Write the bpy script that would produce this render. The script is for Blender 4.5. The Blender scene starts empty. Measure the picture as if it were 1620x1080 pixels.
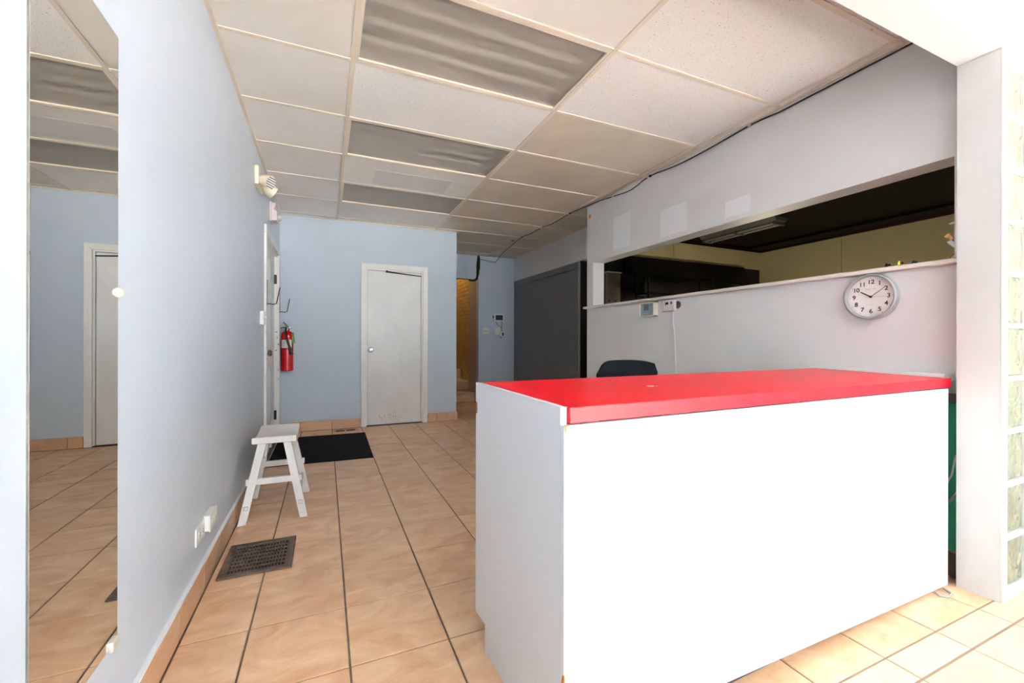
import bpy, bmesh, math, random
from mathutils import Vector, Matrix
random.seed(7)
D, C = bpy.data, bpy.context.scene.collection
S = bpy.context.scene
PI = math.pi
def lin(c):
    return tuple(((v/255)/12.92 if v/255 <= .04045 else ((v/255+.055)/1.055)**2.4) for v in c) + (1.0,)

# ------------------------------------------------------------------ camera
CAMH, YAW, ROLL = 1.0518, 0.4144, 0.0021
cd = D.cameras.new('camera'); cam = D.objects.new('camera', cd); C.objects.link(cam)
cd.sensor_fit = 'HORIZONTAL'; cd.sensor_width = 36.0; cd.lens = 671.1622/1620*36.0
cd.clip_start = .02
cam.matrix_world = Matrix.Translation((0, 0, CAMH)) @ Matrix.Rotation(-YAW, 4, 'Z') @ Matrix.Rotation(PI/2, 4, 'X') @ Matrix.Rotation(ROLL, 4, 'Z')
S.camera = cam
# ------------------------------------------------------------------ world: bright hazy sky through the storefront windows
w = D.worlds.new('sky'); S.world = w; w.use_nodes = True
nt = w.node_tree; bg = nt.nodes['Background']
tc = nt.nodes.new('ShaderNodeTexCoord'); sp = nt.nodes.new('ShaderNodeSeparateXYZ')
rp = nt.nodes.new('ShaderNodeValToRGB')
nt.links.new(tc.outputs['Generated'], sp.inputs[0]); nt.links.new(sp.outputs['Z'], rp.inputs[0])
rp.color_ramp.elements[0].position = 0.0; rp.color_ramp.elements[0].color = (.82, .91, 1.0, 1)
rp.color_ramp.elements[1].position = 1.0; rp.color_ramp.elements[1].color = (.50, .70, 1.0, 1)
nt.links.new(rp.outputs[0], bg.inputs['Color']); bg.inputs['Strength'].default_value = 3.0
# sun: high behind the viewer, warms the pavement outside
sl = D.lights.new('sun', 'SUN'); sl.energy = 170.0; sl.angle = .009; sl.color = (1, .98, .95)
so = D.objects.new('sun', sl); C.objects.link(so); so.rotation_euler = Vector((-.66, .06, -.75)).to_track_quat('-Z', 'Y').to_euler()
S.view_settings.view_transform = 'Standard'; S.view_settings.look = 'None'
S.view_settings.gamma = 1.0; S.view_settings.use_curve_mapping = False
S.view_settings.exposure = 1.56
# daylight portals in the storefront openings (they only steer the sampling of the sky)
def portal(x0, x1, z0, z1, y, side=None):
    l = D.lights.new('window_portal', 'AREA'); l.shape = 'RECTANGLE'; l.size = x1-x0; l.size_y = z1-z0
    l.cycles.is_portal = True
    o = D.objects.new('window_portal', l); C.objects.link(o); o.location = ((x0+x1)/2, y, (z0+z1)/2)
    o.rotation_euler = (PI/2, 0, 0)
    if side is not None: o.location = (side, (x0+x1)/2, (z0+z1)/2); o.rotation_euler = (PI/2, 0, PI/2)
# ------------------------------------------------------------------ materials
def mat(name, col, rough=.5, metal=0., var=None, bump=None, spec=.5, rnd=0., fleck=None, trans=0.):
    m = D.materials.new(name); m.use_nodes = True
    n, L = m.node_tree.nodes, m.node_tree.links
    p = n['Principled BSDF']
    p.inputs['Roughness'].default_value = rough; p.inputs['Metallic'].default_value = metal
    p.inputs['Specular IOR Level'].default_value = spec
    p.inputs['Transmission Weight'].default_value = trans
    base = lin(col)
    p.inputs['Base Color'].default_value = base
    src = None
    tc = n.new('ShaderNodeTexCoord')
    if var:                                     # (scale, colour2, detail, stretch)
        sc, c2, det, st = var
        mp = n.new('ShaderNodeMapping'); mp.inputs['Scale'].default_value = st
        L.new(tc.outputs['Object'], mp.inputs['Vector'])
        nz = n.new('ShaderNodeTexNoise'); nz.noise_dimensions = '4D'
        nz.inputs['Scale'].default_value = sc; nz.inputs['Detail'].default_value = det; nz.inputs['Roughness'].default_value = .62
        nz.inputs['Distortion'].default_value = .6 if not rnd else 1.0
        L.new(mp.outputs[0], nz.inputs['Vector'])
        if rnd:
            oi = n.new('ShaderNodeObjectInfo'); mu = n.new('ShaderNodeMath'); mu.operation = 'MULTIPLY'; mu.inputs[1].default_value = 60
            L.new(oi.outputs['Random'], mu.inputs[0]); L.new(mu.outputs[0], nz.inputs['W'])
        cr = n.new('ShaderNodeValToRGB'); cr.color_ramp.elements[0].position = .36; cr.color_ramp.elements[1].position = .66
        cr.color_ramp.elements[0].color = base; cr.color_ramp.elements[1].color = lin(c2)
        L.new(nz.outputs['Fac'], cr.inputs[0]); src = cr.outputs[0]
        if rnd:
            hs = n.new('ShaderNodeHueSaturation'); mr = n.new('ShaderNodeMapRange')
            mr.inputs['To Min'].default_value = 1-rnd; mr.inputs['To Max'].default_value = 1+rnd
            L.new(oi.outputs['Random'], mr.inputs['Value']); L.new(mr.outputs[0], hs.inputs['Value'])
            L.new(src, hs.inputs['Color']); src = hs.outputs[0]
    if fleck:                                   # (scale, threshold, colour)
        sc, th, fc = fleck
        nz2 = n.new('ShaderNodeTexNoise'); nz2.inputs['Scale'].default_value = sc; nz2.inputs['Detail'].default_value = 3
        L.new(tc.outputs['Object'], nz2.inputs['Vector'])
        cr2 = n.new('ShaderNodeValToRGB'); cr2.color_ramp.elements[0].position = th; cr2.color_ramp.elements[1].position = th+.05
        cr2.color_ramp.elements[0].color = (0, 0, 0, 1); cr2.color_ramp.elements[1].color = (1, 1, 1, 1)
        L.new(nz2.outputs['Fac'], cr2.inputs[0])
        mx = n.new('ShaderNodeMix'); mx.data_type = 'RGBA'
        L.new(cr2.outputs[0], mx.inputs[0]); mx.inputs[6].default_value = base; mx.inputs[7].default_value = lin(fc)
        if src: L.new(src, mx.inputs[6])
        src = mx.outputs[2]
    if src: L.new(src, p.inputs['Base Color'])
    if bump:                                    # (scale, strength)
        nb = n.new('ShaderNodeTexNoise'); nb.inputs['Scale'].default_value = bump[0]; nb.inputs['Detail'].default_value = 4
        L.new(tc.outputs['Object'], nb.inputs['Vector'])
        b = n.new('ShaderNodeBump'); b.inputs['Strength'].default_value = bump[1]; b.inputs['Distance'].default_value = .01
        L.new(nb.outputs['Fac'], b.inputs['Height']); L.new(b.outputs[0], p.inputs['Normal'])
    return m
I3 = (1, 1, 1)
M = {}
M['wall_blue'] = mat('pale_blue_grey_wall_paint', (203, 212, 222), .34, var=(1.6, (199, 209, 220), 2, I3), bump=(60, .04), spec=.45)
M['wall_matte_blue'] = mat('pale_blue_grey_matte_wall_paint', (194, 206, 218), .6, var=(1.6, (190, 202, 215), 2, I3), bump=(60, .04), spec=.3)
M['wall_grey'] = mat('light_grey_wall_paint', (226, 226, 224), .5, var=(1.5, (221, 220, 217), 2, I3), bump=(60, .04))
M['pillar_paint'] = mat('off_white_pillar_paint', (206, 203, 199), .45, var=(3, (202, 199, 194), 3, I3), bump=(40, .03))
M['white_paint'] = mat('white_gloss_paint', (232, 231, 228), .38, var=(3, (226, 224, 220), 3, I3), bump=(40, .03))
M['patch'] = mat('touch_up_paint', (236, 237, 238), .5)
M['door'] = mat('white_door_paint', (226, 226, 224), .38, var=(4, (217, 216, 213), 5, (1, 1, .5)), bump=(30, .04))
M['chipped'] = mat('chipped_white_trim_paint', (228, 226, 222), .45, fleck=(38, .66, (110, 95, 80)))
M['tile'] = mat('tan_ceramic_tile', (204, 158, 120), .38, var=(4.2, (231, 195, 158), 10, (1, 1.9, 1)), bump=(26, .12), rnd=.05)
M['tile_cream_lit'] = mat('cream_lit_ceramic_tile', (200, 181, 152), .4, var=(5, (208, 193, 170), 6, (1, 2.2, 1)), bump=(26, .07), rnd=.04)  # window glare on the front tiles is put into this paler cream
M['tile_base'] = mat('tan_base_tile', (192, 147, 110), .4, var=(9, (203, 165, 130), 7, (1, 1, 2)), bump=(26, .08), rnd=.07)
M['grout'] = mat('dark_grout', (120, 102, 86), .8, var=(9, (86, 72, 62), 4, I3))
M['grout_lit'] = mat('lit_grout', (150, 128, 106), .8)  # bright light on the dark grout, put into a paler colour
M['ceil_panel'] = mat('yellowed_painted_ceiling_panel', (242, 236, 227), .42, var=(1.3, (234, 226, 214), 3, I3), rnd=.02)
M['ceil_greasy'] = mat('brownish_greasy_ceiling_panel', (218, 203, 184), .32, var=(1.1, (202, 185, 164), 3, I3), rnd=.03)
M['ceil_fissured'] = mat('white_fissured_ceiling_panel', (244, 240, 234), .85, var=(.9, (240, 235, 228), 2, I3), bump=(170, .35), fleck=(120, .64, (176, 148, 122)))
M['ceil_patch'] = mat('blue_grey_ceiling_touch_up', (222, 218, 214), .6)
M['tee'] = mat('painted_ceiling_tee', (226, 212, 192), .45, fleck=(26, .74, (120, 92, 62)))
M['ceil_white'] = mat('front_ceiling_grey', (196, 195, 193), .8)
M['red'] = mat('red_laminate', (196, 3, 24), .32, var=(3, (202, 5, 28), 2, I3), spec=.22)
M['white_lam'] = mat('white_laminate_panel', (202, 204, 208), .42, var=(2.2, (199, 201, 205), 3, I3), bump=(50, .03))
M['particle'] = mat('chipped_particle_board', (186, 120, 62), .8, var=(60, (150, 92, 48), 4, I3))
M['dark_kick'] = mat('dark_toe_kick', (62, 58, 56), .7)
M['black_rubber'] = mat('black_rubber_mat', (15, 14, 15), .75, spec=.05, var=(5, (26, 26, 29), 5, (1, 2, 1)), bump=(90, .1))
M['iron'] = mat('brown_cast_iron', (84, 67, 54), .5, metal=.35, var=(22, (112, 94, 80), 5, I3), bump=(120, .15))
M['black'] = mat('black_void', (8, 7, 6), .8)
M['black_plastic'] = mat('black_plastic', (18, 18, 19), .45)
M['black_fabric'] = mat('black_chair_fabric', (11, 13, 17), .9, spec=.15, var=(160, (22, 26, 31), 3, I3), bump=(260, .3))
M['chrome'] = mat('brushed_chrome', (190, 190, 192), .22, metal=1)
M['steel'] = mat('stainless_steel', (120, 112, 104), .35, metal=.9, var=(3, (90, 84, 78), 4, (1, 1, .3)))
M['dark_steel'] = mat('dark_stainless', (26, 24, 23), .3, metal=.8)
M['hookwire'] = mat('dark_bronze_wire', (70, 62, 54), .4, metal=.7)
M['ext_red'] = mat('extinguisher_red', (200, 8, 18), .25)
M['scuff'] = mat('grey_scuff', (168, 165, 160), .7)
M['paper'] = mat('white_paper_label', (222, 222, 218), .6)
M['yellow'] = mat('yellow_print', (238, 208, 20), .5)
M['green_tag'] = mat('green_tag', (70, 150, 40), .6)
M['cream_plastic'] = mat('cream_plastic', (233, 222, 196), .4)
M['white_plastic'] = mat('white_plastic', (232, 231, 226), .38)
M['pinkish_plastic'] = mat('aged_white_plastic', (218, 206, 206), .4)
M['grey_slot'] = mat('grey_slot', (92, 90, 86), .6)
M['clear'] = mat('frosted_clear_plastic', (226, 222, 208), .3, trans=.35)
M['cooler'] = mat('charcoal_wall_panel', (112, 113, 117), .4, var=(1.2, (104, 105, 110), 3, I3))
M['alu'] = mat('aluminium_trim', (168, 164, 158), .35, metal=.7)
M['brick'] = mat('yellow_painted_brick', (204, 170, 96), .6, var=(6, (186, 150, 78), 4, I3), bump=(40, .2))
M['stair_wall'] = mat('stairwell_grey_paint', (170, 160, 150), .6)
M['nosing'] = mat('grey_stair_nosing', (160, 162, 164), .4)
M['kit_panel'] = mat('tan_kitchen_panel', (222, 204, 160), .5, var=(1.1, (212, 194, 150), 3, I3))
M['kit_black'] = mat('kitchen_black', (16, 13, 11), .55, var=(3, (26, 20, 17), 4, I3))  # near-black tone shared by the kitchen back wall, floor and hood
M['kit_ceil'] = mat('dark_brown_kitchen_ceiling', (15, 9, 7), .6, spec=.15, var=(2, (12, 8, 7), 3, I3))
M['kit_red'] = mat('dark_red_strip', (84, 28, 20), .4)
M['green'] = mat('green_wall_panel', (70, 178, 134), .5, var=(3, (64, 170, 128), 3, I3))
M['brown_cleat'] = mat('dark_wood_cleat', (92, 76, 68), .7, var=(20, (70, 58, 52), 4, (1, .2, 1)))
M['ledge'] = mat('painted_wood_ledge', (226, 216, 204), .45)
M['stool'] = mat('white_painted_wood', (228, 226, 222), .5, var=(9, (216, 213, 208), 6, (1, .2, 1)), bump=(40, .12), fleck=(55, .74, (150, 140, 128)))
M['stool_line'] = mat('dowel_outline', (150, 144, 136), .7)
M['clock_rim'] = mat('silver_grey_plastic', (170, 174, 174), .3, metal=.25)
M['clock_face'] = mat('clock_face_white', (232, 226, 220), .5)
M['ink'] = mat('black_ink', (26, 26, 28), .6)
M['ink_grey'] = mat('faint_grey_print', (168, 162, 158), .6)
M['screen'] = mat('dark_screen', (30, 38, 42), .2)
M['blue_cover'] = mat('cover_painted_blue_reflection', (120, 140, 154), .12)  # clear cover drawn opaque, with a blue reflection put into its colour
M['orange'] = mat('orange_sticker', (236, 150, 20), .6)
M['wood_light'] = mat('light_wood', (224, 168, 98), .5)
M['mortar'] = mat('white_block_mortar', (214, 214, 212), .5)
M['front_floor'] = mat('pale_front_floor', (208, 206, 202), .45, var=(3, (202, 200, 196), 3, I3))
M['front_grey'] = mat('front_wall_grey', (170, 169, 168), .7)
M['pave'] = mat('asphalt_pavement', (112, 112, 114), .9)
M['cord'] = mat('white_cord', (226, 226, 226), .5)
M['cord_grey'] = mat('grey_cord', (150, 150, 148), .5)
M['cable'] = mat('black_cable', (22, 18, 16), .5)
M['edge_glass'] = mat('mirror_edge', (120, 118, 108), .15, metal=.6)
M['tube'] = mat('fluorescent_tube', (214, 212, 206), .4)
M['troffer'] = mat('troffer_interior', (150, 144, 138), .5)
# mirror
mm = mat('mirror_silver', (244, 243, 238), .0, metal=1); mm.node_tree.nodes['Principled BSDF'].inputs['Roughness'].default_value = .0
M['mirror'] = mm
# prismatic lens: rough refraction mixed with a grey surface
def lens_mat():
    m = D.materials.new('prismatic_lens'); m.use_nodes = True; n, L = m.node_tree.nodes, m.node_tree.links
    p = n['Principled BSDF']; p.inputs['Base Color'].default_value = lin((200, 190, 178)); p.inputs['Roughness'].default_value = .28
    r = n.new('ShaderNodeBsdfTransparent'); r.inputs['Color'].default_value = (.9, .88, .85, 1)
    tc = n.new('ShaderNodeTexCoord'); v = n.new('ShaderNodeTexVoronoi'); v.inputs['Scale'].default_value = 130; v.inputs['Randomness'].default_value = 0
    b = n.new('ShaderNodeBump'); b.inputs['Strength'].default_value = .55; b.inputs['Distance'].default_value = .004
    L.new(tc.outputs['Object'], v.inputs['Vector']); L.new(v.outputs['Distance'], b.inputs['Height'])
    L.new(b.outputs[0], p.inputs['Normal'])
    mx = n.new('ShaderNodeMixShader'); mx.inputs[0].default_value = .46
    L.new(p.outputs[0], mx.inputs[1]); L.new(r.outputs[0], mx.inputs[2]); L.new(mx.outputs[0], n['Material Output'].inputs[0])
    return m
M['lens'] = lens_mat()
def glass_block_mat():
    m = D.materials.new('wavy_block_glass'); m.use_nodes = True; n, L = m.node_tree.nodes, m.node_tree.links
    p = n['Principled BSDF']; p.inputs['Base Color'].default_value = lin((176, 176, 150)); p.inputs['Roughness'].default_value = .2
    p.inputs['Transmission Weight'].default_value = .5; p.inputs['IOR'].default_value = 1.45
    tc = n.new('ShaderNodeTexCoord'); nz = n.new('ShaderNodeTexNoise'); nz.noise_dimensions = '4D'
    nz.inputs['Scale'].default_value = 11; nz.inputs['Detail'].default_value = .5; nz.inputs['Distortion'].default_value = 2.0
    oi = n.new('ShaderNodeObjectInfo'); mu = n.new('ShaderNodeMath'); mu.operation = 'MULTIPLY'; mu.inputs[1].default_value = 40
    L.new(oi.outputs['Random'], mu.inputs[0]); L.new(mu.outputs[0], nz.inputs['W'])
    b = n.new('ShaderNodeBump'); b.inputs['Strength'].default_value = .7; b.inputs['Distance'].default_value = .02
    L.new(tc.outputs['Object'], nz.inputs['Vector']); L.new(nz.outputs['Fac'], b.inputs['Height']); L.new(b.outputs[0], p.inputs['Normal'])
    return m
M['block'] = glass_block_mat()

# ------------------------------------------------------------------ mesh helpers
def bx(bm, x0, x1, y0, y1, z0, z1, bev=0, seg=1):
    v = [bm.verts.new(p) for p in ((x0, y0, z0), (x1, y0, z0), (x1, y1, z0), (x0, y1, z0), (x0, y0, z1), (x1, y0, z1), (x1, y1, z1), (x0, y1, z1))]
    fs = [bm.faces.new([v[i] for i in f]) for f in ((0, 3, 2, 1), (4, 5, 6, 7), (0, 1, 5, 4), (1, 2, 6, 5), (2, 3, 7, 6), (3, 0, 4, 7))]
    if bev:
        es = list({e for f in fs for e in f.edges})
        bmesh.ops.bevel(bm, geom=es, offset=bev, segments=seg, affect='EDGES', profile=.5)
    return bm
def box(*a, **k): return bx(bmesh.new(), *a, **k)
def frame_of(d):
    d = d.normalized(); u = d.cross(Vector((0, 0, 1)))
    if u.length < 1e-3: u = Vector((1, 0, 0))
    u.normalize(); return u, d.cross(u).normalized()
def tube(bm, pts, r, seg=8, cap=True):
    pts = [Vector(p) for p in pts]; rings = []
    rr = r if isinstance(r, (list, tuple)) else [r]*len(pts)
    u0 = None
    for i, p in enumerate(pts):
        d = (pts[min(i+1, len(pts)-1)]-pts[max(i-1, 0)])
        u, v = frame_of(d)
        if u0 is not None and u.dot(u0) < 0: u, v = -u, -v
        u0 = u
        rings.append([bm.verts.new(p+u*math.cos(2*PI*k/seg)*rr[i]+v*math.sin(2*PI*k/seg)*rr[i]) for k in range(seg)])
    for a, b in zip(rings, rings[1:]):
        for k in range(seg): bm.faces.new((a[k], a[(k+1) % seg], b[(k+1) % seg], b[k]))
    if cap: bm.faces.new(rings[0][::-1]); bm.faces.new(rings[-1])
    return bm
def lathe(bm, prof, o=(0, 0, 0), axis='Z', seg=20):
    """prof: list of (radius, height along axis)"""
    o = Vector(o); ax = {'X': Vector((1, 0, 0)), 'Y': Vector((0, 1, 0)), 'Z': Vector((0, 0, 1)), '-X': Vector((-1, 0, 0)), '-Y': Vector((0, -1, 0))}[axis]
    u, v = frame_of(ax); rings = []
    for r, h in prof:
        rings.append([bm.verts.new(o+ax*h+(u*math.cos(2*PI*k/seg)+v*math.sin(2*PI*k/seg))*max(r, 1e-5)) for k in range(seg)])
    for a, b in zip(rings, rings[1:]):
        for k in range(seg): bm.faces.new((a[k], a[(k+1) % seg], b[(k+1) % seg], b[k]))
    bm.faces.new(rings[0][::-1]); bm.faces.new(rings[-1])
    return bm
def prism(bm, poly, axis, a, b):
    """extrude a 2-D polygon along an axis ('X': poly in (y,z), 'Y': (x,z), 'Z': (x,y))"""
    def P(p, t): return {'X': (t, p[0], p[1]), 'Y': (p[0], t, p[1]), 'Z': (p[0], p[1], t)}[axis]
    A = [bm.verts.new(P(p, a)) for p in poly]; B = [bm.verts.new(P(p, b)) for p in poly]
    bm.faces.new(A); bm.faces.new(B[::-1])
    n = len(poly)
    for i in range(n): bm.faces.new((A[i], B[i], B[(i+1) % n], A[(i+1) % n]))
    return bm
def hexa(bm, bot, top):
    """box from 4 bottom and 4 top points"""
    v = [bm.verts.new(p) for p in list(bot)+list(top)]
    for f in ((0, 3, 2, 1), (4, 5, 6, 7), (0, 1, 5, 4), (1, 2, 6, 5), (2, 3, 7, 6), (3, 0, 4, 7)): bm.faces.new([v[i] for i in f])
    return bm
def bar(bm, p, q, wx, wy):
    """slanted square post between p and q, horizontal sections wx by wy"""
    def ring(c): return [(c[0]-wx/2, c[1]-wy/2, c[2]), (c[0]+wx/2, c[1]-wy/2, c[2]), (c[0]+wx/2, c[1]+wy/2, c[2]), (c[0]-wx/2, c[1]+wy/2, c[2])]
    return hexa(bm, ring(p), ring(q))
def wloc(o):
    v = Vector(o.location)
    while o.parent: o = o.parent; v += Vector(o.location)
    return v
def obj(name, bm, m, parent=None, smooth=False, local=False):
    """one mesh object; bm is in world coordinates unless local"""
    me = D.meshes.new(name)
    bmesh.ops.recalc_face_normals(bm, faces=bm.faces[:])
    if parent is not None and not local: bmesh.ops.translate(bm, verts=bm.verts[:], vec=-wloc(parent))
    bm.to_mesh(me); bm.free()
    me.materials.append(M[m] if isinstance(m, str) else m)
    if smooth:
        for p in me.polygons: p.use_smooth = True
        me.set_sharp_from_angle(angle=math.radians(40))
    o = D.objects.new(name, me); C.objects.link(o); o.parent = parent
    return o
def inst(name, me, loc, parent=None):
    o = D.objects.new(name, me); C.objects.link(o); o.parent = parent
    o.location = Vector(loc)-(wloc(parent) if parent else Vector()); return o
def tag(o, label, cat=None, group=None, kind=None):
    o['label'] = label
    if cat: o['category'] = cat
    if group: o['group'] = group
    if kind: o['kind'] = kind
    return o
def struct(o, label=None, cat=None):
    o['kind'] = 'structure'
    if label: o['label'] = label
    if cat: o['category'] = cat
    return o
def thing(name, label, cat, loc=(0, 0, 0), rotz=0, group=None):
    o = D.objects.new(name, None); C.objects.link(o); o.location = loc; o.rotation_euler = (0, 0, rotz); o.empty_display_size = .05
    return tag(o, label, cat, group)
def text(name, s, size, m, parent, mw, ext=.0004, font=None):
    cu = D.curves.new(name, 'FONT'); cu.body = s; cu.size = size; cu.align_x = 'CENTER'; cu.align_y = 'CENTER'; cu.extrude = ext; cu.offset = size*.018
    t = D.objects.new(name, cu); C.objects.link(t)
    dg = bpy.context.evaluated_depsgraph_get(); me = D.meshes.new_from_object(t.evaluated_get(dg))
    D.objects.remove(t); D.curves.remove(cu)
    me.transform(mw); me.materials.clear(); me.materials.append(M[m]); me.name = name
    o = D.objects.new(name, me); C.objects.link(o); o.parent = parent
    if parent: me.transform(Matrix.Translation(-wloc(parent)))
    return o

# ------------------------------------------------------------------ main dimensions
XL, XM = -.480, -.475            # left wall, mirror plane
YB, XB = 5.51, 1.608             # back wall and its free end
XR, XR2, YRE = 2.60, 2.738, 3.89 # right wall faces and its far end
ZC = 2.507                       # ceiling grid
YP0, YP1, XP = .767, .904, 2.495 # beam / pillar
ZBM = 2.243
YH, XH = 6.85, 3.05              # hall end wall, cooler wall
XD = 2.388                       # stair doorway edge
YK, XK, ZK = 4.72, 6.50, 2.55    # kitchen back wall, right wall, ceiling
YW = -7.0                        # storefront
X2 = 4.2                         # front room right side
ZF = 2.85                        # front room ceiling

# ------------------------------------------------------------------ floor
fl = box(XL-.12, X2+.1, YW-.1, 9.2, -.12, -.004); bx(fl, XB, 6.7, .9, 7, -.11, -.005)
floor = struct(obj('floor', fl, 'grout'), 'tan ceramic tile floor running from the front area to the hall', 'floor')
TX0, TS, TY0, TSY = -.2514, .3272, 2.137, .3358
xl = [TX0+TS*i for i in range(-1, 14)]
yl = [-.311, .025, .361, .697]+[TY0+TSY*j for j in range(-4, 16)]
cache = {}
def tile_mesh(wx, wy, m, g=.0032, gy=.0026):
    k = (round(wx, 3), round(wy, 3), m)
    if k not in cache:
        bm = bmesh.new(); a, b = wx/2-g, wy/2-(gy if m == 'tile' else .004); e = .003
        bot = [bm.verts.new(p) for p in ((-a, -b, -.006), (a, -b, -.006), (a, b, -.006), (-a, b, -.006))]
        mid = [bm.verts.new(p) for p in ((-a, -b, -.0018), (a, -b, -.0018), (a, b, -.0018), (-a, b, -.0018))]
        top = [bm.verts.new(p) for p in ((-a+e, -b+e, 0), (a-e, -b+e, 0), (a-e, b-e, 0), (-a+e, b-e, 0))]
        bm.faces.new(top)
        for lo, hi in ((bot, mid), (mid, top)):
            for i in range(4): bm.faces.new((lo[i], lo[(i+1) % 4], hi[(i+1) % 4], hi[i]))
        me = D.meshes.new('floor_tile'); bmesh.ops.recalc_face_normals(bm, faces=bm.faces[:]); bm.to_mesh(me); bm.free()
        me.materials.append(M[m]); cache[k] = me
    return cache[k]
for j in range(len(yl)-1):
    y0, y1 = yl[j], yl[j+1]
    ym = (y0+y1)/2
    lo, hi = XL+.016, (3.35 if ym < .75 else XR-.012 if ym < YRE-.1 else XH)
    if ym < YP1 and ym > .75: hi = XP
    if y0 > YB-.12: lo = XB
    y1 = min(y1, 7.02)
    if y0 > 7.0: continue
    if y0 > YH-.1: hi = XD
    for i in range(len(xl)-1):
        x0, x1 = max(xl[i], lo), min(xl[i+1], hi)
        if x1-x0 < .03 or y1-y0 < .03: continue
        if x0 > .9 and x1 < 2.3 and y0 > 1.12 and y1 < 1.48: continue
        m = 'tile_cream_lit' if ym < .794 else 'tile'
        inst('floor_tile', tile_mesh(x1-x0, y1-y0, m, .0035), ((x0+x1)/2, (y0+y1)/2, 0), floor)

# ------------------------------------------------------------------ walls
def wall(name, bm, m, label, cat='wall'): return struct(obj(name, bm, m), label, cat)
# left wall with the side door opening
DY0, DY1, DZ = 4.25, 5.27, 1.985
bm = box(XL-.12, XL, YW, DY0, 0, 3.0); bx(bm, XL-.12, XL, DY1, YB+.12, 0, 3.0); bx(bm, XL-.12, XL, DY0, DY1, DZ, 3.0)
bx(bm, XL-.14, XL-.11, DY0-.1, DY1+.1, 0, DZ+.1)
wall_left = wall('wall_left', bm, 'wall_blue', 'pale blue-grey painted side wall with the tall mirror')
# back wall with closet door opening
BX0, BX1, BZ = .462, 1.157, 1.952
bm = box(XL, BX0, YB, YB+.12, 0, 2.65); bx(bm, BX1, XB, YB, YB+.12, 0, 2.65); bx(bm, BX0, BX1, YB, YB+.12, BZ, 2.65)
bx(bm, BX0-.05, BX1+.05, YB+.1, YB+.13, 0, BZ+.05); bx(bm, XB-.1, XB, YB+.12, YH, 0, 2.65)
wall_back = wall('wall_back', bm, 'wall_matte_blue', 'pale blue-grey wall with the plain white door')
# hall end wall + header over the stair doorway
bm = box(XD, XH+.15, YH, YH+.12, 0, 2.65); bx(bm, XB-.1, XD, YH, YH+.12, 2.112, 2.65)
wall_hall = wall('wall_hall', bm, 'wall_matte_blue', 'grey-blue end wall of the hall with the small wall tablet')
# right wall with serving hatch
HZ0, HZ1, HY0, HY1 = 1.405, 1.893, .95, 3.775
bm = box(XR, XR2, YP1, YRE, 0, HZ0); bx(bm, XR, XR2, YP1, YRE, HZ1, 2.65)
bx(bm, XR, XR2, YP1, HY0, HZ0, HZ1); bx(bm, XR, XR2, HY1, YRE, HZ0, HZ1)
wall_right = wall('wall_right', bm, 'wall_grey', 'light grey wall with the long kitchen serving hatch and the clock')
for (a, b, z0, z1) in ((3.18, 3.43, 1.95, 2.27), (2.50, 2.79, 1.93, 2.16), (1.96, 2.15, 1.93, 2.045)):
    obj('paint_patch', box(XR-.0006, XR+.002, a, b, z0, z1), 'patch', wall_right)
# header over the charcoal panel
bm = box(XH, XH+.15, YRE-.2, YH+.02, 2.11, 2.65); bx(bm, XR2-.02, XH+.02, YRE-.2, YRE-.05, 2.11, 2.65)
wall('wall_hall_header', bm, 'wall_grey', 'light grey upper wall above the charcoal panel in the hall')
# charcoal cooler wall
cw = struct(obj('wall_cooler', box(XH+.012, XH+.15, YK+.11, YH, 0, 2.11), 'cooler'), 'charcoal panelled wall beside the hall', 'wall')
obj('wall_panel', box(XH, XH+.02, YK+.035, YH-.003, .1, 2.015, bev=.002), 'cooler', cw)
obj('top_rail', box(XH-.004, XH+.02, YK+.035, YH-.003, 2.019, 2.108, bev=.002), 'cooler', cw)
obj('raised_panel', box(XH-.004, XH+.004, 4.80, 5.06, .3, 1.88, bev=.002), 'cooler', cw)
obj('edge_trim', box(XH-.012, XH+.003, YK, YK+.034, 0, 2.11, bev=.002), 'alu', cw)
# beam and pillar
bm = box(XL, XP, YP0, YP1, ZBM, 2.9)
wall('wall_beam', bm, 'pillar_paint', 'white painted beam crossing the ceiling at the front', 'beam')
bm = box(XP, XP+.042, YP0, YP1, 0, 2.9); bx(bm, XP+.042, X2, YP0, YP1, 2.189, 2.9); bx(bm, XP+.042, X2, YP0+.004, YP1, 0, .03)
pil = wall('wall_pillar', bm, 'pillar_paint', 'white painted pillar beside the glass block wall', 'pillar')
obj('corner_bead', tube(bmesh.new(), [(XP+.006, YP0+.004, 0), (XP+.006, YP0+.004, ZBM)], .007, 8), 'pillar_paint', pil, smooth=True)
# glass block wall
GP, GH, GX = .2178, .198, 2.538
bm = bmesh.new()
bx(bm, XP+.042, X2, YP0+.014, YP1-.03, .03, .042)
for r in range(10):
    z0 = .042+GP*r+GH; bx(bm, XP+.042, X2, YP0+.005, YP1-.02, z0, min(z0+GP-GH, 2.19))
ncol = 6
for c_ in range(ncol+1):
    x0 = GX+c_*GP-(GP-GH); bx(bm, x0 if c_ else XP+.042, GX+c_*GP, YP0+.005, YP1-.02, .03, 2.19)
bx(bm, GX+ncol*GP, X2, YP0+.004, YP1-.02, .03, 2.19)
gw = struct(obj('wall_glass_block', bm, 'mortar'), 'glass block wall with white joints at the right edge', 'wall')
b1 = box(-GH/2, GH/2, -.042, .042, -GH/2, GH/2, bev=.008, seg=2); me = D.meshes.new('glass_block'); bmesh.ops.recalc_face_normals(b1, faces=b1.faces[:]); b1.to_mesh(me); b1.free(); me.materials.append(M['block'])
for c_ in range(ncol):
    for r in range(10):
        inst('glass_block', me, (GX+GP*c_+GH/2, YP0+.058, .042+GP*r+GH/2), gw)
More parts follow.
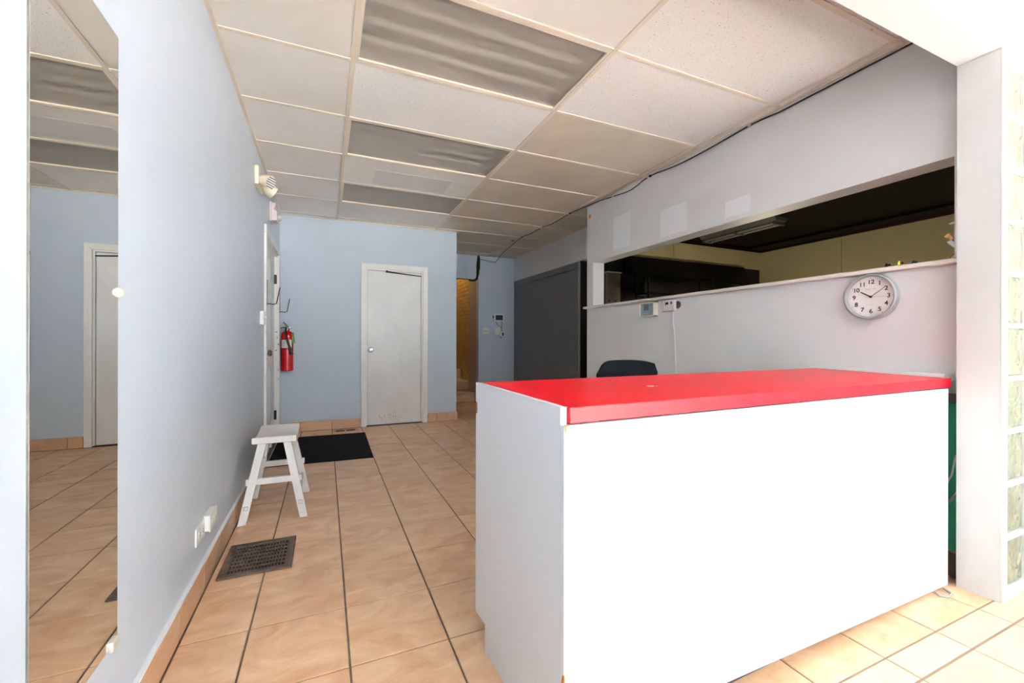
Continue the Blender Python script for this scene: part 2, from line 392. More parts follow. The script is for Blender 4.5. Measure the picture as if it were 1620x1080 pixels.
# front room shell behind the viewer: storefront windows and corner windows
bm = box(X2, X2+.12, YW-.12, YP1, 0, .45); bx(bm, X2, X2+.12, YW-.12, YP1, 2.5, 3.0)
ysd = [-6.6, -5.0, -3.4, -1.8]
for y in ysd: bx(bm, X2, X2+.12, y-.05, y+.05, .45, 2.5)
bx(bm, X2, X2+.12, -1.76, YP1, .45, 2.5); bx(bm, X2, X2+.12, YW-.12, -6.64, .45, 2.5)
wall('wall_front_side', bm, 'front_grey', 'grey side wall of the front area with corner windows')
for a, b in zip(ysd, ysd[1:]): portal(a+.05, b-.05, .45, 2.5, 0, side=X2+.06)
struct(obj('ceiling_front', box(XL-.12, X2+.1, YW-.1, YP0, ZF, ZF+.1), 'ceil_white'), 'grey ceiling of the front area', 'ceiling')
bm = box(XL-.12, X2+.1, YW-.12, YW, 0, .35); bx(bm, XL-.12, X2+.1, YW-.12, YW, 2.6, 3.0)
xs = [XL, 1.1, 2.6, X2]
for x in xs: bx(bm, x-.05, x+.05, YW-.12, YW, .35, 2.6)
wall('wall_storefront', bm, 'front_grey', 'storefront window wall behind the viewer')
for a, b in zip(xs, xs[1:]): portal(a+.05, b-.05, .35, 2.6, YW-.06)
struct(obj('ground_outside', box(-20, 24, -30, 16, -.3, -.13), 'pave'), 'asphalt pavement outside the storefront', 'pavement')
# unseen white backing, added so the glass blocks look pale
wall('wall_block_backing', box(XR2+.05, XK+.1, YP1+.002, YP1+.04, 0, ZK), 'white_paint', 'white backing added right behind the glass blocks')
# front floor is laid in the same cream tile, seen only as bounce light
obj('lit_grout_bed', box(XL+.016, 3.35, -.311, .81, -.0045, -.0032), 'grout_lit', floor)
struct(obj('floor_front', box(XL, X2, YW, -.311, -.006, -.001), 'front_floor'), 'cream tile floor of the front area behind the viewer', 'floor')

# ------------------------------------------------------------------ ceiling grid
cl = box(XL-.1, XH+.2, YP0+.05, YH+.2, 2.64, 2.72)
ceil = struct(obj('ceiling', cl, 'black'), 'suspended ceiling of yellowed panels in a painted grid', 'ceiling')
cx = [XL+.004, .129, 1.3267, 2.526]; ry = [YP1]+[1.7431+.6096*r for r in range(-1, 9)]+[YH]
fix = {(1, 2), (1, 4), (1, 6)}                    # (column, row index) taken by light fixtures
fiss = {(2, 2), (2, 1), (1, 3), (2, 0)}
pc = {}
def panel_mesh(wx, wy, m):
    k = (round(wx, 3), round(wy, 3), m)
    if k not in pc:
        b = box(-wx/2, wx/2, -wy/2, wy/2, 0, .014); me = D.meshes.new('ceiling_panel'); bmesh.ops.recalc_face_normals(b, faces=b.faces[:]); b.to_mesh(me); b.free(); me.materials.append(M[m]); pc[k] = me
    return pc[k]
for j in range(len(ry)-1):
    y0, y1 = ry[j], ry[j+1]
    right = XR if y1 < YRE+.3 else XH
    cols = cx+[right]
    for i in range(4):
        x0, x1 = cols[i], cols[i+1]
        if y0 > YB-.15 and i == 0: continue
        if (i, j) in fix: continue
        m = 'ceil_fissured' if (i, j) in fiss else 'ceil_greasy' if i >= 2 and j >= 3 else 'ceil_panel'
        dz = .0045 if (i, j) in ((1, 5), (2, 7)) else random.uniform(.004, .008)
        inst('ceiling_panel', panel_mesh(x1-x0-.002, y1-y0-.002, m), ((x0+x1)/2, (y0+y1)/2, ZC+dz), ceil)
T = .0125
obj('paint_patch', box(.39, 1.06, 3.77, 4.12, ZC+.0030, ZC+.0045), 'ceil_patch', ceil)
obj('gouge', prism(bmesh.new(), [(2.44, 5.60), (2.50, 5.57), (2.49, 5.64)], 'Z', ZC+.0028, ZC+.0045), 'black', ceil)
inst('ceiling_panel', panel_mesh(XH-XR-.002, 4.18-YRE-.002, 'ceil_greasy'), ((XR+XH)/2, (YRE+4.18)/2, ZC+.006), ceil)
obj('tee_rail', box(2.80-T, 2.80+T, YRE, 4.17, ZC, ZC+.006), 'tee', ceil)
for x in cx[1:]:
    obj('tee_rail', box(x-T, x+T, YP1, (YB if x < 1 else YH), ZC, ZC+.006, bev=.001), 'tee', ceil)
for j, y in enumerate(ry[1:-1]):
    right = XR if y < YRE else XH
    cols = cx+[right]
    for i in range(4):
        if y > YB-.05 and i == 0: continue
        obj('cross_tee', box(cols[i]+(T if i else 0), cols[i+1]-(T if i < 3 else 0), y-T, y+T, ZC+.0005, ZC+.006, bev=.001), 'tee', ceil)
obj('wall_angle', box(XL, XL+.02, YP1, YB, ZC-.003, ZC+.006), 'tee', ceil)
obj('wall_angle', box(XL, XB, YB-.02, YB, ZC-.003, ZC+.006), 'tee', ceil)
obj('wall_angle', box(XR-.02, XR, YP1, YRE, ZC-.001, ZC+.006), 'tee', ceil)
# recessed light fixtures
def fixture(j, label):
    x0, x1, y0, y1 = cx[1]+T, cx[2]-T, ry[j]+T, ry[j+1]-T
    t = thing('recessed_ceiling_light', label, 'ceiling light', ((x0+x1)/2, (y0+y1)/2, ZC), group='recessed fluorescent troffers')
    g = .014
    bm = box(x0, x1, y0, y0+g, ZC+.002, ZC+.02); bx(bm, x0, x1, y1-g, y1, ZC+.002, ZC+.02)
    bx(bm, x0, x0+g, y0+g, y1-g, ZC+.002, ZC+.02); bx(bm, x1-g, x1, y0+g, y1-g, ZC+.002, ZC+.02)
    obj('frame', bm, 'tee', t)
    bm = bmesh.new(); v = [bm.verts.new(p) for p in ((x0+g, y0+g, ZC+.012), (x1-g, y0+g, ZC+.012), (x1-g, y1-g, ZC+.012), (x0+g, y1-g, ZC+.012))]; bm.faces.new(v)
    bm.faces.ensure_lookup_table(); 
    o = obj('prismatic_lens', bm, 'lens', t)
    bm = box(x0, x1, y0, y1, ZC+.118, ZC+.126)
    for a, b, c_, d in ((x0, x0+.006, y0, y1), (x1-.006, x1, y0, y1), (x0, x1, y0, y0+.006), (x0, x1, y1-.006, y1)): bx(bm, a, b, c_, d, ZC+.02, ZC+.12)
    obj('housing', bm, 'troffer', t)
    for k in range(4):
        y = y0+(y1-y0)*(.14+.24*k); obj('fluorescent_tube', tube(bmesh.new(), [(x0+.02, y, ZC+.075), (x1-.02, y, ZC+.075)], .019, 10), 'tube', t, smooth=True)
fixture(2, 'large unlit recessed ceiling light nearest the viewer, prismatic lens')
fixture(4, 'middle one of three unlit recessed ceiling lights')
fixture(6, 'farthest of three unlit recessed ceiling lights, nearest the white door')

# ------------------------------------------------------------------ baseboards
def base_run(name, label, axis, a, b, face, out, first, step, h=.11):
    """tiles along an axis from a to b; face = plane of the tile front"""
    p = bmesh.new()
    if axis == 'y': bx(p, min(face, out), max(face, out)-.004 if out < face else max(face, out), a, b, 0, h-.004)
    else: bx(p, a, b, min(face, out)+(.004 if out > face else 0), max(face, out), 0, h-.004)
    base = struct(obj(name, p, 'grout'), label, 'baseboard')
    cuts = [a]; c_ = first
    while c_ < b-.01:
        if c_ > a+.02: cuts.append(c_)
        c_ += step
    cuts.append(b)
    for u, v in zip(cuts, cuts[1:]):
        if axis == 'y': q = box(min(face, out)+.001, max(face, out)-.001, u+.002, v-.002, .002, h, bev=.002)
        else: q = box(u+.002, v-.002, min(face, out)+.001, max(face, out)-.001, .002, h, bev=.002)
        obj('baseboard_tile', q, 'tile_base', base)
    return base
bl = base_run('baseboard_left', 'tan tile baseboard along the side wall', 'y', -.9, DY0-.075, XL+.016, XL, 1.818-.3358*9, .3358)
obj('caulk_edge', box(XL, XL+.014, -.9, DY0-.075, .110, .118), 'patch', bl)
base_run('baseboard_back_left', 'tan tile baseboard left of the white door', 'x', XL+.02, .396, YB-.016, YB, .073-.345, .345)
base_run('baseboard_back_right', 'short tan tile baseboard right of the white door', 'x', 1.222, XB+.014, YB-.016, YB, 1.336, .4)
base_run('baseboard_right', 'tan tile baseboard under the green panel', 'y', YP1+.002, 1.9, XR-.014, XR, 1.13, .3358)

# ------------------------------------------------------------------ doors
# side door (left wall)
d1 = struct(thing('door_1', 'white six-panel side door with worn casing in the left wall', 'door', (XL, (DY0+DY1)/2, 0)))
bm = box(XL-.065, XL-.03, DY0+.022, DY1-.022, .008, DZ-.02, bev=.002)
slab = obj('door_slab', bm, 'door', d1)
ys = [DY0+.13, (DY0+DY1)/2-.05, (DY0+DY1)/2+.05, DY1-.13]
for (z0, z1) in ((.22, .80), (.98, 1.52), (1.62, 1.86)):
    for a, b in ((ys[0], ys[1]), (ys[2], ys[3])):
        q = bmesh.new()
        for t, o_ in ((0, .030), (.022, .026)):
            pass
        bx(q, XL-.031, XL-.0255, a, b, z0, z0+.02); bx(q, XL-.031, XL-.0255, a, b, z1-.02, z1); bx(q, XL-.031, XL-.0255, a, a+.02, z0+.02, z1-.02); bx(q, XL-.031, XL-.0255, b-.02, b, z0+.02, z1-.02)
        bx(q, XL-.031, XL-.026, a+.045, b-.045, z0+.045, z1-.045)
        obj('door_panel', q, 'door', slab)
kn = obj('door_knob', lathe(bmesh.new(), [(.032, 0), (.032, .006), (.013, .012), (.013, .035), (.028, .045), (.03, .06), (.02, .074), (.0, .076)], (XL-.03, DY0+.085, .945), 'X'), 'chrome', d1, True)
obj('deadbolt', lathe(bmesh.new(), [(.028, 0), (.026, .012), (.010, .014), (.010, .03), (.0, .031)], (XL-.03, DY0+.085, 1.30), 'X'), 'hookwire', d1, True)
obj('slide_bolt', box(XL-.03, XL-.006, DY0+.05, DY0+.12, .70, .74, bev=.004), 'hookwire', d1)
for z in (.25, 1.72): obj('hinge', box(XL-.03, XL-.004, DY1-.03, DY1-.005, z-.05, z+.05, bev=.003), 'hookwire', d1)
ct = .072
bm = box(XL-.005, XL+.018, DY0-ct, DY0, 0, DZ+ct, bev=.004); bx(bm, XL-.10, XL+.004, DY0, DY0+.02, 0, DZ)
obj('casing', bm, 'chipped', d1)
bm = box(XL-.005, XL+.018, DY1, DY1+ct, 0, DZ+ct, bev=.004); bx(bm, XL-.10, XL+.004, DY1-.02, DY1, 0, DZ)
obj('casing', bm, 'chipped', d1)
bm = box(XL-.005, XL+.018, DY0, DY1, DZ, DZ+ct, bev=.004); bx(bm, XL-.10, XL+.004, DY0, DY1, DZ-.02, DZ)
obj('casing', bm, 'chipped', d1)
# closet door (back wall)
d2 = struct(thing('door_2', 'plain white flush door with chrome knob in the back wall', 'door', ((BX0+BX1)/2, YB, 0)))
obj('door_slab', box(BX0+.012, BX1-.022, YB+.012, YB+.05, .012, BZ-.022, bev=.002), 'door', d2)
c2 = .062
for nm, q in (('casing', prism(bmesh.new(), [(BX0-c2, 0), (BX0, 0), (BX0, BZ), (BX0-c2, BZ+c2)], 'Y', YB-.016, YB+.001)),
              ('casing', prism(bmesh.new(), [(BX1, 0), (BX1+c2, 0), (BX1+c2, BZ+c2), (BX1, BZ)], 'Y', YB-.016, YB+.001)),
              ('casing', prism(bmesh.new(), [(BX0-c2, BZ+c2), (BX0, BZ), (BX1, BZ), (BX1+c2, BZ+c2)], 'Y', YB-.0155, YB+.001))):
    bmesh.ops.bevel(q, geom=q.edges[:], offset=.002, segments=1, affect='EDGES')
    obj(nm, q, 'white_paint', d2)
bm = box(BX0, BX0+.01, YB, YB+.1, 0, BZ); bx(bm, BX1-.018, BX1, YB, YB+.1, 0, BZ); bx(bm, BX0+.01, BX1-.018, YB, YB+.1, BZ-.018, BZ)
obj('jamb', bm, 'white_paint', d2)
obj('door_knob', lathe(bmesh.new(), [(.033, 0), (.033, .006), (.014, .012), (.014, .03), (.027, .042), (.029, .056), (.02, .068), (0, .07)], (.515, YB+.012, .945), '-Y'), 'chrome', d2, True)
obj('threshold', box(BX0, BX1, YB-.004, YB+.06, 0, .010), 'brown_cleat', d2)
ar = obj('door_closer_arm', tube(bmesh.new(), [(.70, YB+.004, 1.925), (.95, YB-.004, 1.905), (1.14, YB+.004, 1.893)], [.010, .007, .006], 8), 'black_plastic', d2)
obj('pivot', lathe(bmesh.new(), [(.014, 0), (.014, .02), (0, .021)], (.705, YB+.014, 1.928), '-Y', 12), 'black_plastic', ar, True)
for k in range(14):
    x = .60+random.random()*.32; z = .05+random.random()*.09
    obj('scuff_mark', box(x, x+.004+.004*random.random(), YB+.0115, YB+.0125, z, z+.008+.02*random.random()), 'scuff', d2)

# ------------------------------------------------------------------ serving hatch trim
lg = bmesh.new(); bx(lg, XR-.035, XR2+.02, HY0-.04, YRE+.03, HZ0, HZ0+.024, bev=.004)
tr = struct(obj('trim_1', lg, 'ledge'), 'narrow cream painted ledge under the serving hatch', 'ledge')

# ------------------------------------------------------------------ stairs beyond the doorway
st = struct(thing('stairs', 'tiled steps rising beyond the dark doorway', 'stairs', (2.0, 7.02, 0)))
for k, (y, y2, z) in enumerate(((7.02, 7.40, .160), (7.40, 7.87, .335), (7.87, 8.3, .515), (8.3, 9.0, .69))):
    s_ = obj('step', box(XB, XD-.004, y+.01, 9.0, z-.18, z-.012), 'tile', st)
    for i in range(3):
        x0 = XB+.26*i; obj('riser_tile', box(x0+.002, min(x0+.258, XD-.005), y, y+.012, z-.165, z-.014), 'tile_base', s_)
    obj('nosing', box(XB, XD-.003, y-.012, y+.03, z-.014, z, bev=.004), 'nosing', s_)
    obj('tread', box(XB, XD-.003, y+.03, y2+.02, z-.012, z-.001), 'tile', s_)
bm = box(XD, XD+.15, YH+.12, 7.36, 0, 3.2); bx(bm, XD+.012, XD+.15, 7.36, 9.1, 0, 3.2); bx(bm, XB-.12, XD+.15, 9.0, 9.1, 0, 3.2); bx(bm, XB-.12, XB, YH, 9.0, 0, 3.2); bx(bm, XB-.12, XD+.15, YH+.12, 9.1, 3.2, 3.3); bx(bm, XB-.12, XD+.15, YH+.10, YH+.13, 2.112, 3.3)
sw = wall('wall_stairwell', bm, 'stair_wall', 'painted walls of the stairwell beyond the doorway')
bm = bmesh.new(); r = 0; z = .02
while z < 3.1:
    y = 7.36-(.1 if r % 2 else 0)
    while y < 9.0:
        a, b = max(y+.004, 7.362), min(y+.204, 8.99)
        if b-a > .02:
            j = random.uniform(-.002, .002); bx(bm, XD+j, XD+.014, a, b, z, z+.064)
        y += .21
    z += .073; r += 1
bo = obj('brick_courses', bm, 'brick', sw); bo['kind'] = 'stuff'
stl = D.lights.new('stair_fill_light', 'POINT'); stl.energy = 6; stl.color = (1, .72, .36); stl.shadow_soft_size = .12  # unseen warm light, assumed and added to light the stairwell
sto = D.objects.new('stair_fill_light', stl); C.objects.link(sto); sto.location = (2.0, 7.9, 2.8)

# ------------------------------------------------------------------ kitchen
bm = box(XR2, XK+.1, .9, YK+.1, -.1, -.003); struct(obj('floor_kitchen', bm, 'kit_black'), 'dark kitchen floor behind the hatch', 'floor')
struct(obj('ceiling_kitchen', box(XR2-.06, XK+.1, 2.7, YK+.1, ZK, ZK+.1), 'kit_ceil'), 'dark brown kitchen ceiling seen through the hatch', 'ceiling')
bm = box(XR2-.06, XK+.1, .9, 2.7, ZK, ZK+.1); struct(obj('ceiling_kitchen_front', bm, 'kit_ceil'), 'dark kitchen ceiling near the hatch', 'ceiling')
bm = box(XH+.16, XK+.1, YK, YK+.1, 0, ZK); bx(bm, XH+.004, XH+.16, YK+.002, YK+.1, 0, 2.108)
kb = wall('wall_kitchen_back', bm, 'kit_black', 'black kitchen back wall under the tan panels')
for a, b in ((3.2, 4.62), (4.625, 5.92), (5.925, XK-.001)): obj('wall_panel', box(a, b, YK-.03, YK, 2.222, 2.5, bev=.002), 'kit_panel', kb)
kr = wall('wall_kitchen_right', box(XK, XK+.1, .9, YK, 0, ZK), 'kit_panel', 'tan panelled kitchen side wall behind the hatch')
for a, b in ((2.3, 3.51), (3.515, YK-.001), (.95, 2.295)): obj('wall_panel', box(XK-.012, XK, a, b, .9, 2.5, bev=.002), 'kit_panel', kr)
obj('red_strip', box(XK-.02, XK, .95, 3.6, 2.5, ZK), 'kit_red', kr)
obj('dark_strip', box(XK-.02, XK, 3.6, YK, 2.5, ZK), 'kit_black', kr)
obj('ceiling_beam', box(XK-.35, XK-.02, .95, YK, ZK-.03, ZK), 'kit_ceil', kr)
kl = D.lights.new('kitchen_fill_light', 'POINT'); kl.energy = 11; kl.color = (1, .93, .66); kl.shadow_soft_size = .15  # unseen fill light added to brighten the dark kitchen
ko = D.objects.new('kitchen_fill_light', kl); C.objects.link(ko); ko.location = (4.5, 3.2, 1.15)
# exhaust hood under the tan band
hd = thing('exhaust_hood', 'black exhaust hood under the tan kitchen panels', 'hood', (5, 4.4, 1.8))
obj('hood_body', prism(bmesh.new(), [(4.45, 1.9), (YK-.03, 1.9), (YK-.03, 2.215), (4.62, 2.215)], 'X', 3.75, 6.0), 'kit_black', hd)
obj('hood_end', prism(bmesh.new(), [(4.5, 1.75), (YK-.03, 1.75), (YK-.03, 1.9), (4.5, 1.9)], 'X', 5.6, 6.3), 'kit_black', hd)
obj('hood_rail', box(3.75, 6.0, 4.44, 4.46, 1.9, 1.93), 'dark_steel', hd)
# refrigerator
fr = thing('refrigerator', 'dark stainless kitchen refrigerator seen through the far end of the hatch', 'refrigerator', (3.4, 4.45, 0))
obj('body', box(3.20, 3.72, 4.26, YK-.01, .05, 1.90, bev=.006), 'dark_steel', fr)
fd = obj('door', box(3.10, 3.30, 4.21, 4.255, .12, 1.885, bev=.006), 'steel', fr)
obj('hinge_cap', box(3.10, 3.31, 4.20, 4.26, 1.886, 1.90), 'alu', fd)
for x in (3.13, 3.22): obj('keyhole_ring', lathe(bmesh.new(), [(.013, 0), (.013, .006), (.008, .008), (0, .008)], (x, 4.21, 1.545), '-Y', 12), 'black_plastic', fd, True)
# wire rack
rk = thing('storage_rack', 'dark metal storage rack beside the refrigerator in the kitchen', 'rack', (3.65, 4.1, 0))
for x in (3.50, 4.55):
    for y in (3.95, 4.16): obj('post', tube(bmesh.new(), [(x, y, 0), (x, y, 1.88)], .012, 8), 'dark_steel', rk, True)
for z in (.3, .9, 1.62): obj('shelf', box(3.50, 4.55, 3.95, 4.16, z, z+.02), 'dark_steel', rk)
obj('diagonal_brace', tube(bmesh.new(), [(3.36, 4.16, 1.75), (3.50, 4.16, 1.64)], .008, 6), 'dark_steel', rk)
# kitchen ceiling fixture
kf = thing('kitchen_ceiling_fixture', 'unlit grey strip light on the dark kitchen ceiling', 'ceiling light', (5.0, 3.9, ZK))
obj('tray', prism(bmesh.new(), [(4.86, ZK), (5.12, ZK), (5.08, ZK-.05), (4.90, ZK-.05)], 'Y', 3.35, 4.45), 'alu', kf)
for x in (4.93, 5.05):
    obj('fluorescent_tube', tube(bmesh.new(), [(x, 3.4, ZK-.07), (x, 4.4, ZK-.07)], .016, 8), 'troffer', kf, True)
for y in (3.38, 3.9, 4.42): obj('lamp_holder', box(4.9, 5.08, y-.015, y+.015, ZK-.09, ZK-.05), 'grey_slot', kf)

# ------------------------------------------------------------------ service counter
FL = Vector((.522, .876, 0)); ang = math.atan2(.920-.876, 2.475-.522)
ctr = thing('service_counter', 'white service counter with a glossy red laminate top', 'counter', FL, ang)
def zt(x, y): return .892+.0015*x+.0235*y
def sh(x, y): return x-.032*y*(1-x/1.96)      # the free end is slightly out of square
LEN, DEP = 1.945, .56
def pt(x, y, z): return (sh(x, y), y, z)
# front panel, sawn a little short at the bottom
bm = hexa(bmesh.new(), [(0, 0, .066), (LEN, 0, .005), (LEN, .016, .005), (0, .016, .066)], [(0, 0, .850), (LEN, 0, .852), (LEN, .016, .852), (0, .016, .850)])
obj('front_panel', bm, 'white_lam', ctr, local=True)
# end panel with toe-kick notch
poly = [(.0165, .066), (.0165, .85), (.0165, zt(0, 0)+.0005), (DEP, zt(0, DEP)+.0005), (DEP, .84), (DEP-.012, .835), (DEP-.012, .80), (DEP, .795), (DEP, .094), (DEP-.085, .094), (DEP-.085, 0), (.0165, 0)]
bm = bmesh.new(); A = [bm.verts.new(pt(0, y, z)) for y, z in poly]; B = [bm.verts.new((sh(0, y)+.018, y, z)) for y, z in poly]
bm.faces.new(A); bm.faces.new(B[::-1])
for i in range(len(poly)): bm.faces.new((A[i], B[i], B[(i+1) % len(poly)], A[(i+1) % len(poly)]))
obj('end_panel', bm, 'white_lam', ctr, local=True)
# wood edge on the back of the end panel
bm = bmesh.new(); bx(bm, sh(0, DEP)+.001, sh(0, DEP)+.017, DEP, DEP+.0015, .095, .84); obj('raw_edge', bm, 'particle', ctr, local=True)
# red top and lip
x0, x1 = .0185, 1.985
def slab_(y0, y1, t0, t1):
    bot = [pt(x0, y0, zt(x0, y0)-t1), pt(x1, y0, zt(x1, y0)-t1), pt(x1, y1, zt(x1, y1)-t1), pt(x0, y1, zt(x0, y1)-t1)]
    top = [pt(x0, y0, zt(x0, y0)-t0), pt(x1, y0, zt(x1, y0)-t0), pt(x1, y1, zt(x1, y1)-t0), pt(x0, y1, zt(x0, y1)-t0)]
    return bot, top
bm = bmesh.new(); hexa(bm, *slab_(.004, DEP, 0, .0385)); bmesh.ops.bevel(bm, geom=bm.edges[:], offset=.0015, segments=2, affect='EDGES')
tp = obj('counter_top', bm, 'red', ctr, local=True)
bm = bmesh.new(); lathe(bm, [(.011, 0), (.011, .0012), (0, .0013)], (.51, .26, zt(.5, .26)), 'Z', 12); obj('chip', bm, 'paper', tp, local=True)
bm = bmesh.new(); lathe(bm, [(.007, 0), (.007, .0012), (0, .0013)], (.53, .255, zt(.5, .255)), 'Z', 12); obj('chip', bm, 'particle', tp, local=True)
for (a, b, c_, d) in ((.001, .006, .835, .851), (-.0006, .003, .20, .255), (.001, .016, .8485, .8512)):
    obj('chip', box(a, b, -.0006, .004, c_, d), 'particle', ctr, local=True)
# chip on the corner near the floor
bm = bmesh.new(); prism(bm, [(.0005, .17), (.011, .20), (.013, .225), (.006, .25), (.0005, .235)], 'X', -.0008, .001); obj('chip', bm, 'particle', ctr, local=True)
for i in range(6): obj('pin_hole', box(.86+.011*i, .862+.011*i, -.0006, .001, .118+.012*i+random.uniform(-.004, .004), .122+.012*i), 'particle', ctr, local=True)
obj('toe_kick', box(.02, LEN-.03, .035, .05, 0, .07), 'dark_kick', ctr, local=True)
obj('shelf', box(.02, LEN-.02, .05, DEP-.03, .42, .438), 'white_lam', ctr, local=True)
obj('bottom_shelf', box(.02, LEN-.02, .05, DEP-.02, .094, .112), 'white_lam', ctr, local=True)
obj('back_kick', box(.02, LEN-.02, DEP-.09, DEP-.075, 0, .094), 'dark_kick', ctr, local=True)
obj('end_panel', box(LEN-.018, LEN, .017, DEP, .004, .852), 'white_lam', ctr, local=True)
obj('partition', box(LEN/2, LEN/2+.018, .05, DEP-.03, .112, .852), 'white_lam', ctr, local=True)
# filler strip between counter and wall
tag(obj('filler_board', box(2.513, XR-.001, YP1+.045, 1.58, .878, .9115, bev=.002), 'white_paint'), 'white filler board between the red counter top and the grey wall', 'board')
tag(obj('wood_cleat', box(XR-.045, XR-.011, YP1+.002, 1.6, .783, .824, bev=.002), 'brown_cleat'), 'dark brown wood cleat on the wall above the green panel', 'cleat')
tag(obj('green_board', box(XR-.012, XR-.0005, YP1+.002, 1.7, .114, .783), 'green'), 'green painted board on the wall behind the counter end', 'board')
bm = bmesh.new(); pts = [(2.575, .935, .55), (2.568, .945, .46), (2.562, .985, .36), (2.572, 1.05, .33), (2.58, 1.10, .4)]
tube(bm, pts, .004, 6); tag(obj('white_cord', bm, 'cord', smooth=True), 'thin cream cord hanging in the gap beside the pillar', 'cord')
bm = bmesh.new(); tube(bm, [(2.545, .915, .40), (2.535, .935, .355), (2.53, .97, .315), (2.535, 1.03, .31), (2.545, 1.07, .34)], .006, 6)
tag(obj('grey_cord', bm, 'cord_grey', smooth=True), 'grey cord looping low in the gap beside the pillar', 'cord')
bm = bmesh.new(); tube(bm, [(2.33, .911, .010), (2.325, .893, .006), (2.35, .872, .006), (2.39, .878, .006), (2.40, .908, .010)], .0045, 6)
tag(obj('cable_end', bm, 'cord_grey', smooth=True), 'short loop of grey cable poking out under the counter', 'cable')

# ------------------------------------------------------------------ office chair behind the counter
CH = Vector((1.66, 2.06, 0))
ch = thing('office_chair', 'black fabric office chair behind the red counter', 'chair', CH, .10)
bm = bmesh.new(); nx, nz = 10, 8; W, H, zb = .25, .44, .50
fr_, bk = [], []
for side in (0, 1):
    g = []
    for j in range(nz+1):
        t = j/nz; row = []
        ww = W*(.88+.12*math.sin(PI*min(1, t*.75+.25))) if t < .8 else W*(.997-.16*((t-.8)/.2)**2)
        for i in range(nx+1):
            s = -1+2*i/nx
            y = .07*s*s*-1+.03*math.sin(PI*t)+.05*t
            zz = zb+H*t-.022*s**4*(1 if t > .5 else -1)
            th = .028*(1-.75*max(abs(s), abs(2*t-1))**6)
            row.append(bm.verts.new((ww*s, y+(th if side else -th), zz)))
        g.append(row)
    (fr_ if side == 0 else bk).extend(g)
for g in (fr_, bk):
    for j in range(nz):
        for i in range(nx): bm.faces.new((g[j][i], g[j][i+1], g[j+1][i+1], g[j+1][i]))
loop = lambda g: [g[0][i] for i in range(nx+1)]+[g[j][nx] for j in range(1, nz+1)]+[g[nz][i] for i in range(nx-1, -1, -1)]+[g[j][0] for j in range(nz-1, 0, -1)]
la, lb = loop(fr_), loop(bk)
for i in range(len(la)): bm.faces.new((la[i], la[(i+1) % len(la)], lb[(i+1) % len(la)], lb[i]))
obj('backrest', bm, 'black_fabric', ch, True, local=True)
bm = box(-.24, .24, -.50, -.04, .42, .49, bev=.03, seg=3); obj('seat', bm, 'black_fabric', ch, True, local=True)
obj('back_bracket', tube(bmesh.new(), [(0, -.12, .41), (0, .06, .42), (0, .09, .55), (0, .07, .72)], .016, 8), 'black_plastic', ch, True, local=True)
obj('gas_lift', lathe(bmesh.new(), [(.03, .1), (.03, .26), (.018, .26), (.018, .42)], (0, -.25, 0), 'Z', 14), 'black_plastic', ch, True, local=True)
for k in range(5):
    a = 2*PI*k/5+.3; e = (.27*math.cos(a), -.25+.27*math.sin(a))
    lg_ = obj('leg', tube(bmesh.new(), [(0, -.25, .12), (e[0], e[1], .085)], [.026, .016], 8), 'black_plastic', ch, True, local=True)
    obj('caster', lathe(bmesh.new(), [(.0, -.02), (.026, -.02), (.03, -.01), (.03, .01), (.026, .02), (0, .02)], (e[0], e[1], .031), 'X', 14), 'black_plastic', lg_, True, local=True)

# ------------------------------------------------------------------ wall clock
CC = Vector((XR, 1.262, 1.287)); R = .118
ck = thing('wall_clock', 'round silver-rimmed wall clock reading ten past ten', 'clock', CC)
bm = bmesh.new(); prof = [(R*.95, 0), (R, .006), (R*1.005, .022), (R*.985, .034), (R*.94, .038), (R*.90, .036), (R*.875, .022), (R*.87, .018), (R*.87, .004)]
o = CC; u = Vector((0, -1, 0)); v = Vector((0, 0, 1)); n_ = Vector((-1, 0, 0)); seg = 56; rings = []
for r, h in prof: rings.append([bm.verts.new(o+n_*h+(u*math.cos(2*PI*k/seg)+v*math.sin(2*PI*k/seg))*r) for k in range(seg)])
for a, b in zip(rings, rings[1:]):
    for k in range(seg): bm.faces.new((a[k], a[(k+1) % seg], b[(k+1) % seg], b[k]))
obj('rim', bm, 'clock_rim', ck, True)
obj('face', lathe(bmesh.new(), [(R*.89, .004), (R*.89, .016)], CC, '-X', 48), 'clock_face', ck)
MW = lambda du, dv, h: Matrix.Translation(CC+u*du+v*dv+n_*h) @ Matrix(((0, 0, -1, 0), (-1, 0, 0, 0), (0, 1, 0, 0), (0, 0, 0, 1)))
rf = R*.87
for k in range(1, 13):
    a = PI/2-2*PI*k/12
    text('numeral', str(k), .0305, 'ink', ck, MW(rf*.74*math.cos(a), rf*.74*math.sin(a), .0166))
for k in range(60):
    a = 2*PI*k/60
    r = .0019 if k % 5 == 0 else .0009
    p = CC+u*(rf*.93*math.cos(a))+v*(rf*.93*math.sin(a))
    obj('hour_dot' if k % 5 == 0 else 'minute_dot', lathe(bmesh.new(), [(r, .016), (r, .0168)], p, '-X', 8), 'ink', ck)
def hand(nm, deg, l0, l1, w0, w1, h, m='ink'):
    a = math.radians(90-deg); d = u*math.cos(a)+v*math.sin(a); q = u*-math.sin(a)+v*math.cos(a)
    c0, c1 = CC+d*l0, CC+d*l1
    bm = hexa(bmesh.new(), [c0-q*w0+n_*h, c1-q*w1+n_*h, c1+q*w1+n_*h, c0+q*w0+n_*h], [c0-q*w0+n_*(h+.001), c1-q*w1+n_*(h+.001), c1+q*w1+n_*(h+.001), c0+q*w0+n_*(h+.001)])
    obj(nm, bm, m, ck)
hand('hour_hand', 302, -.006, rf*.52, .0028, .0022, .0175)
hand('minute_hand', 54, -.006, rf*.80, .0015, .0011, .019)
hand('second_hand', 93, -rf*.22, rf*.80, .0004, .0004, .0205, 'particle')
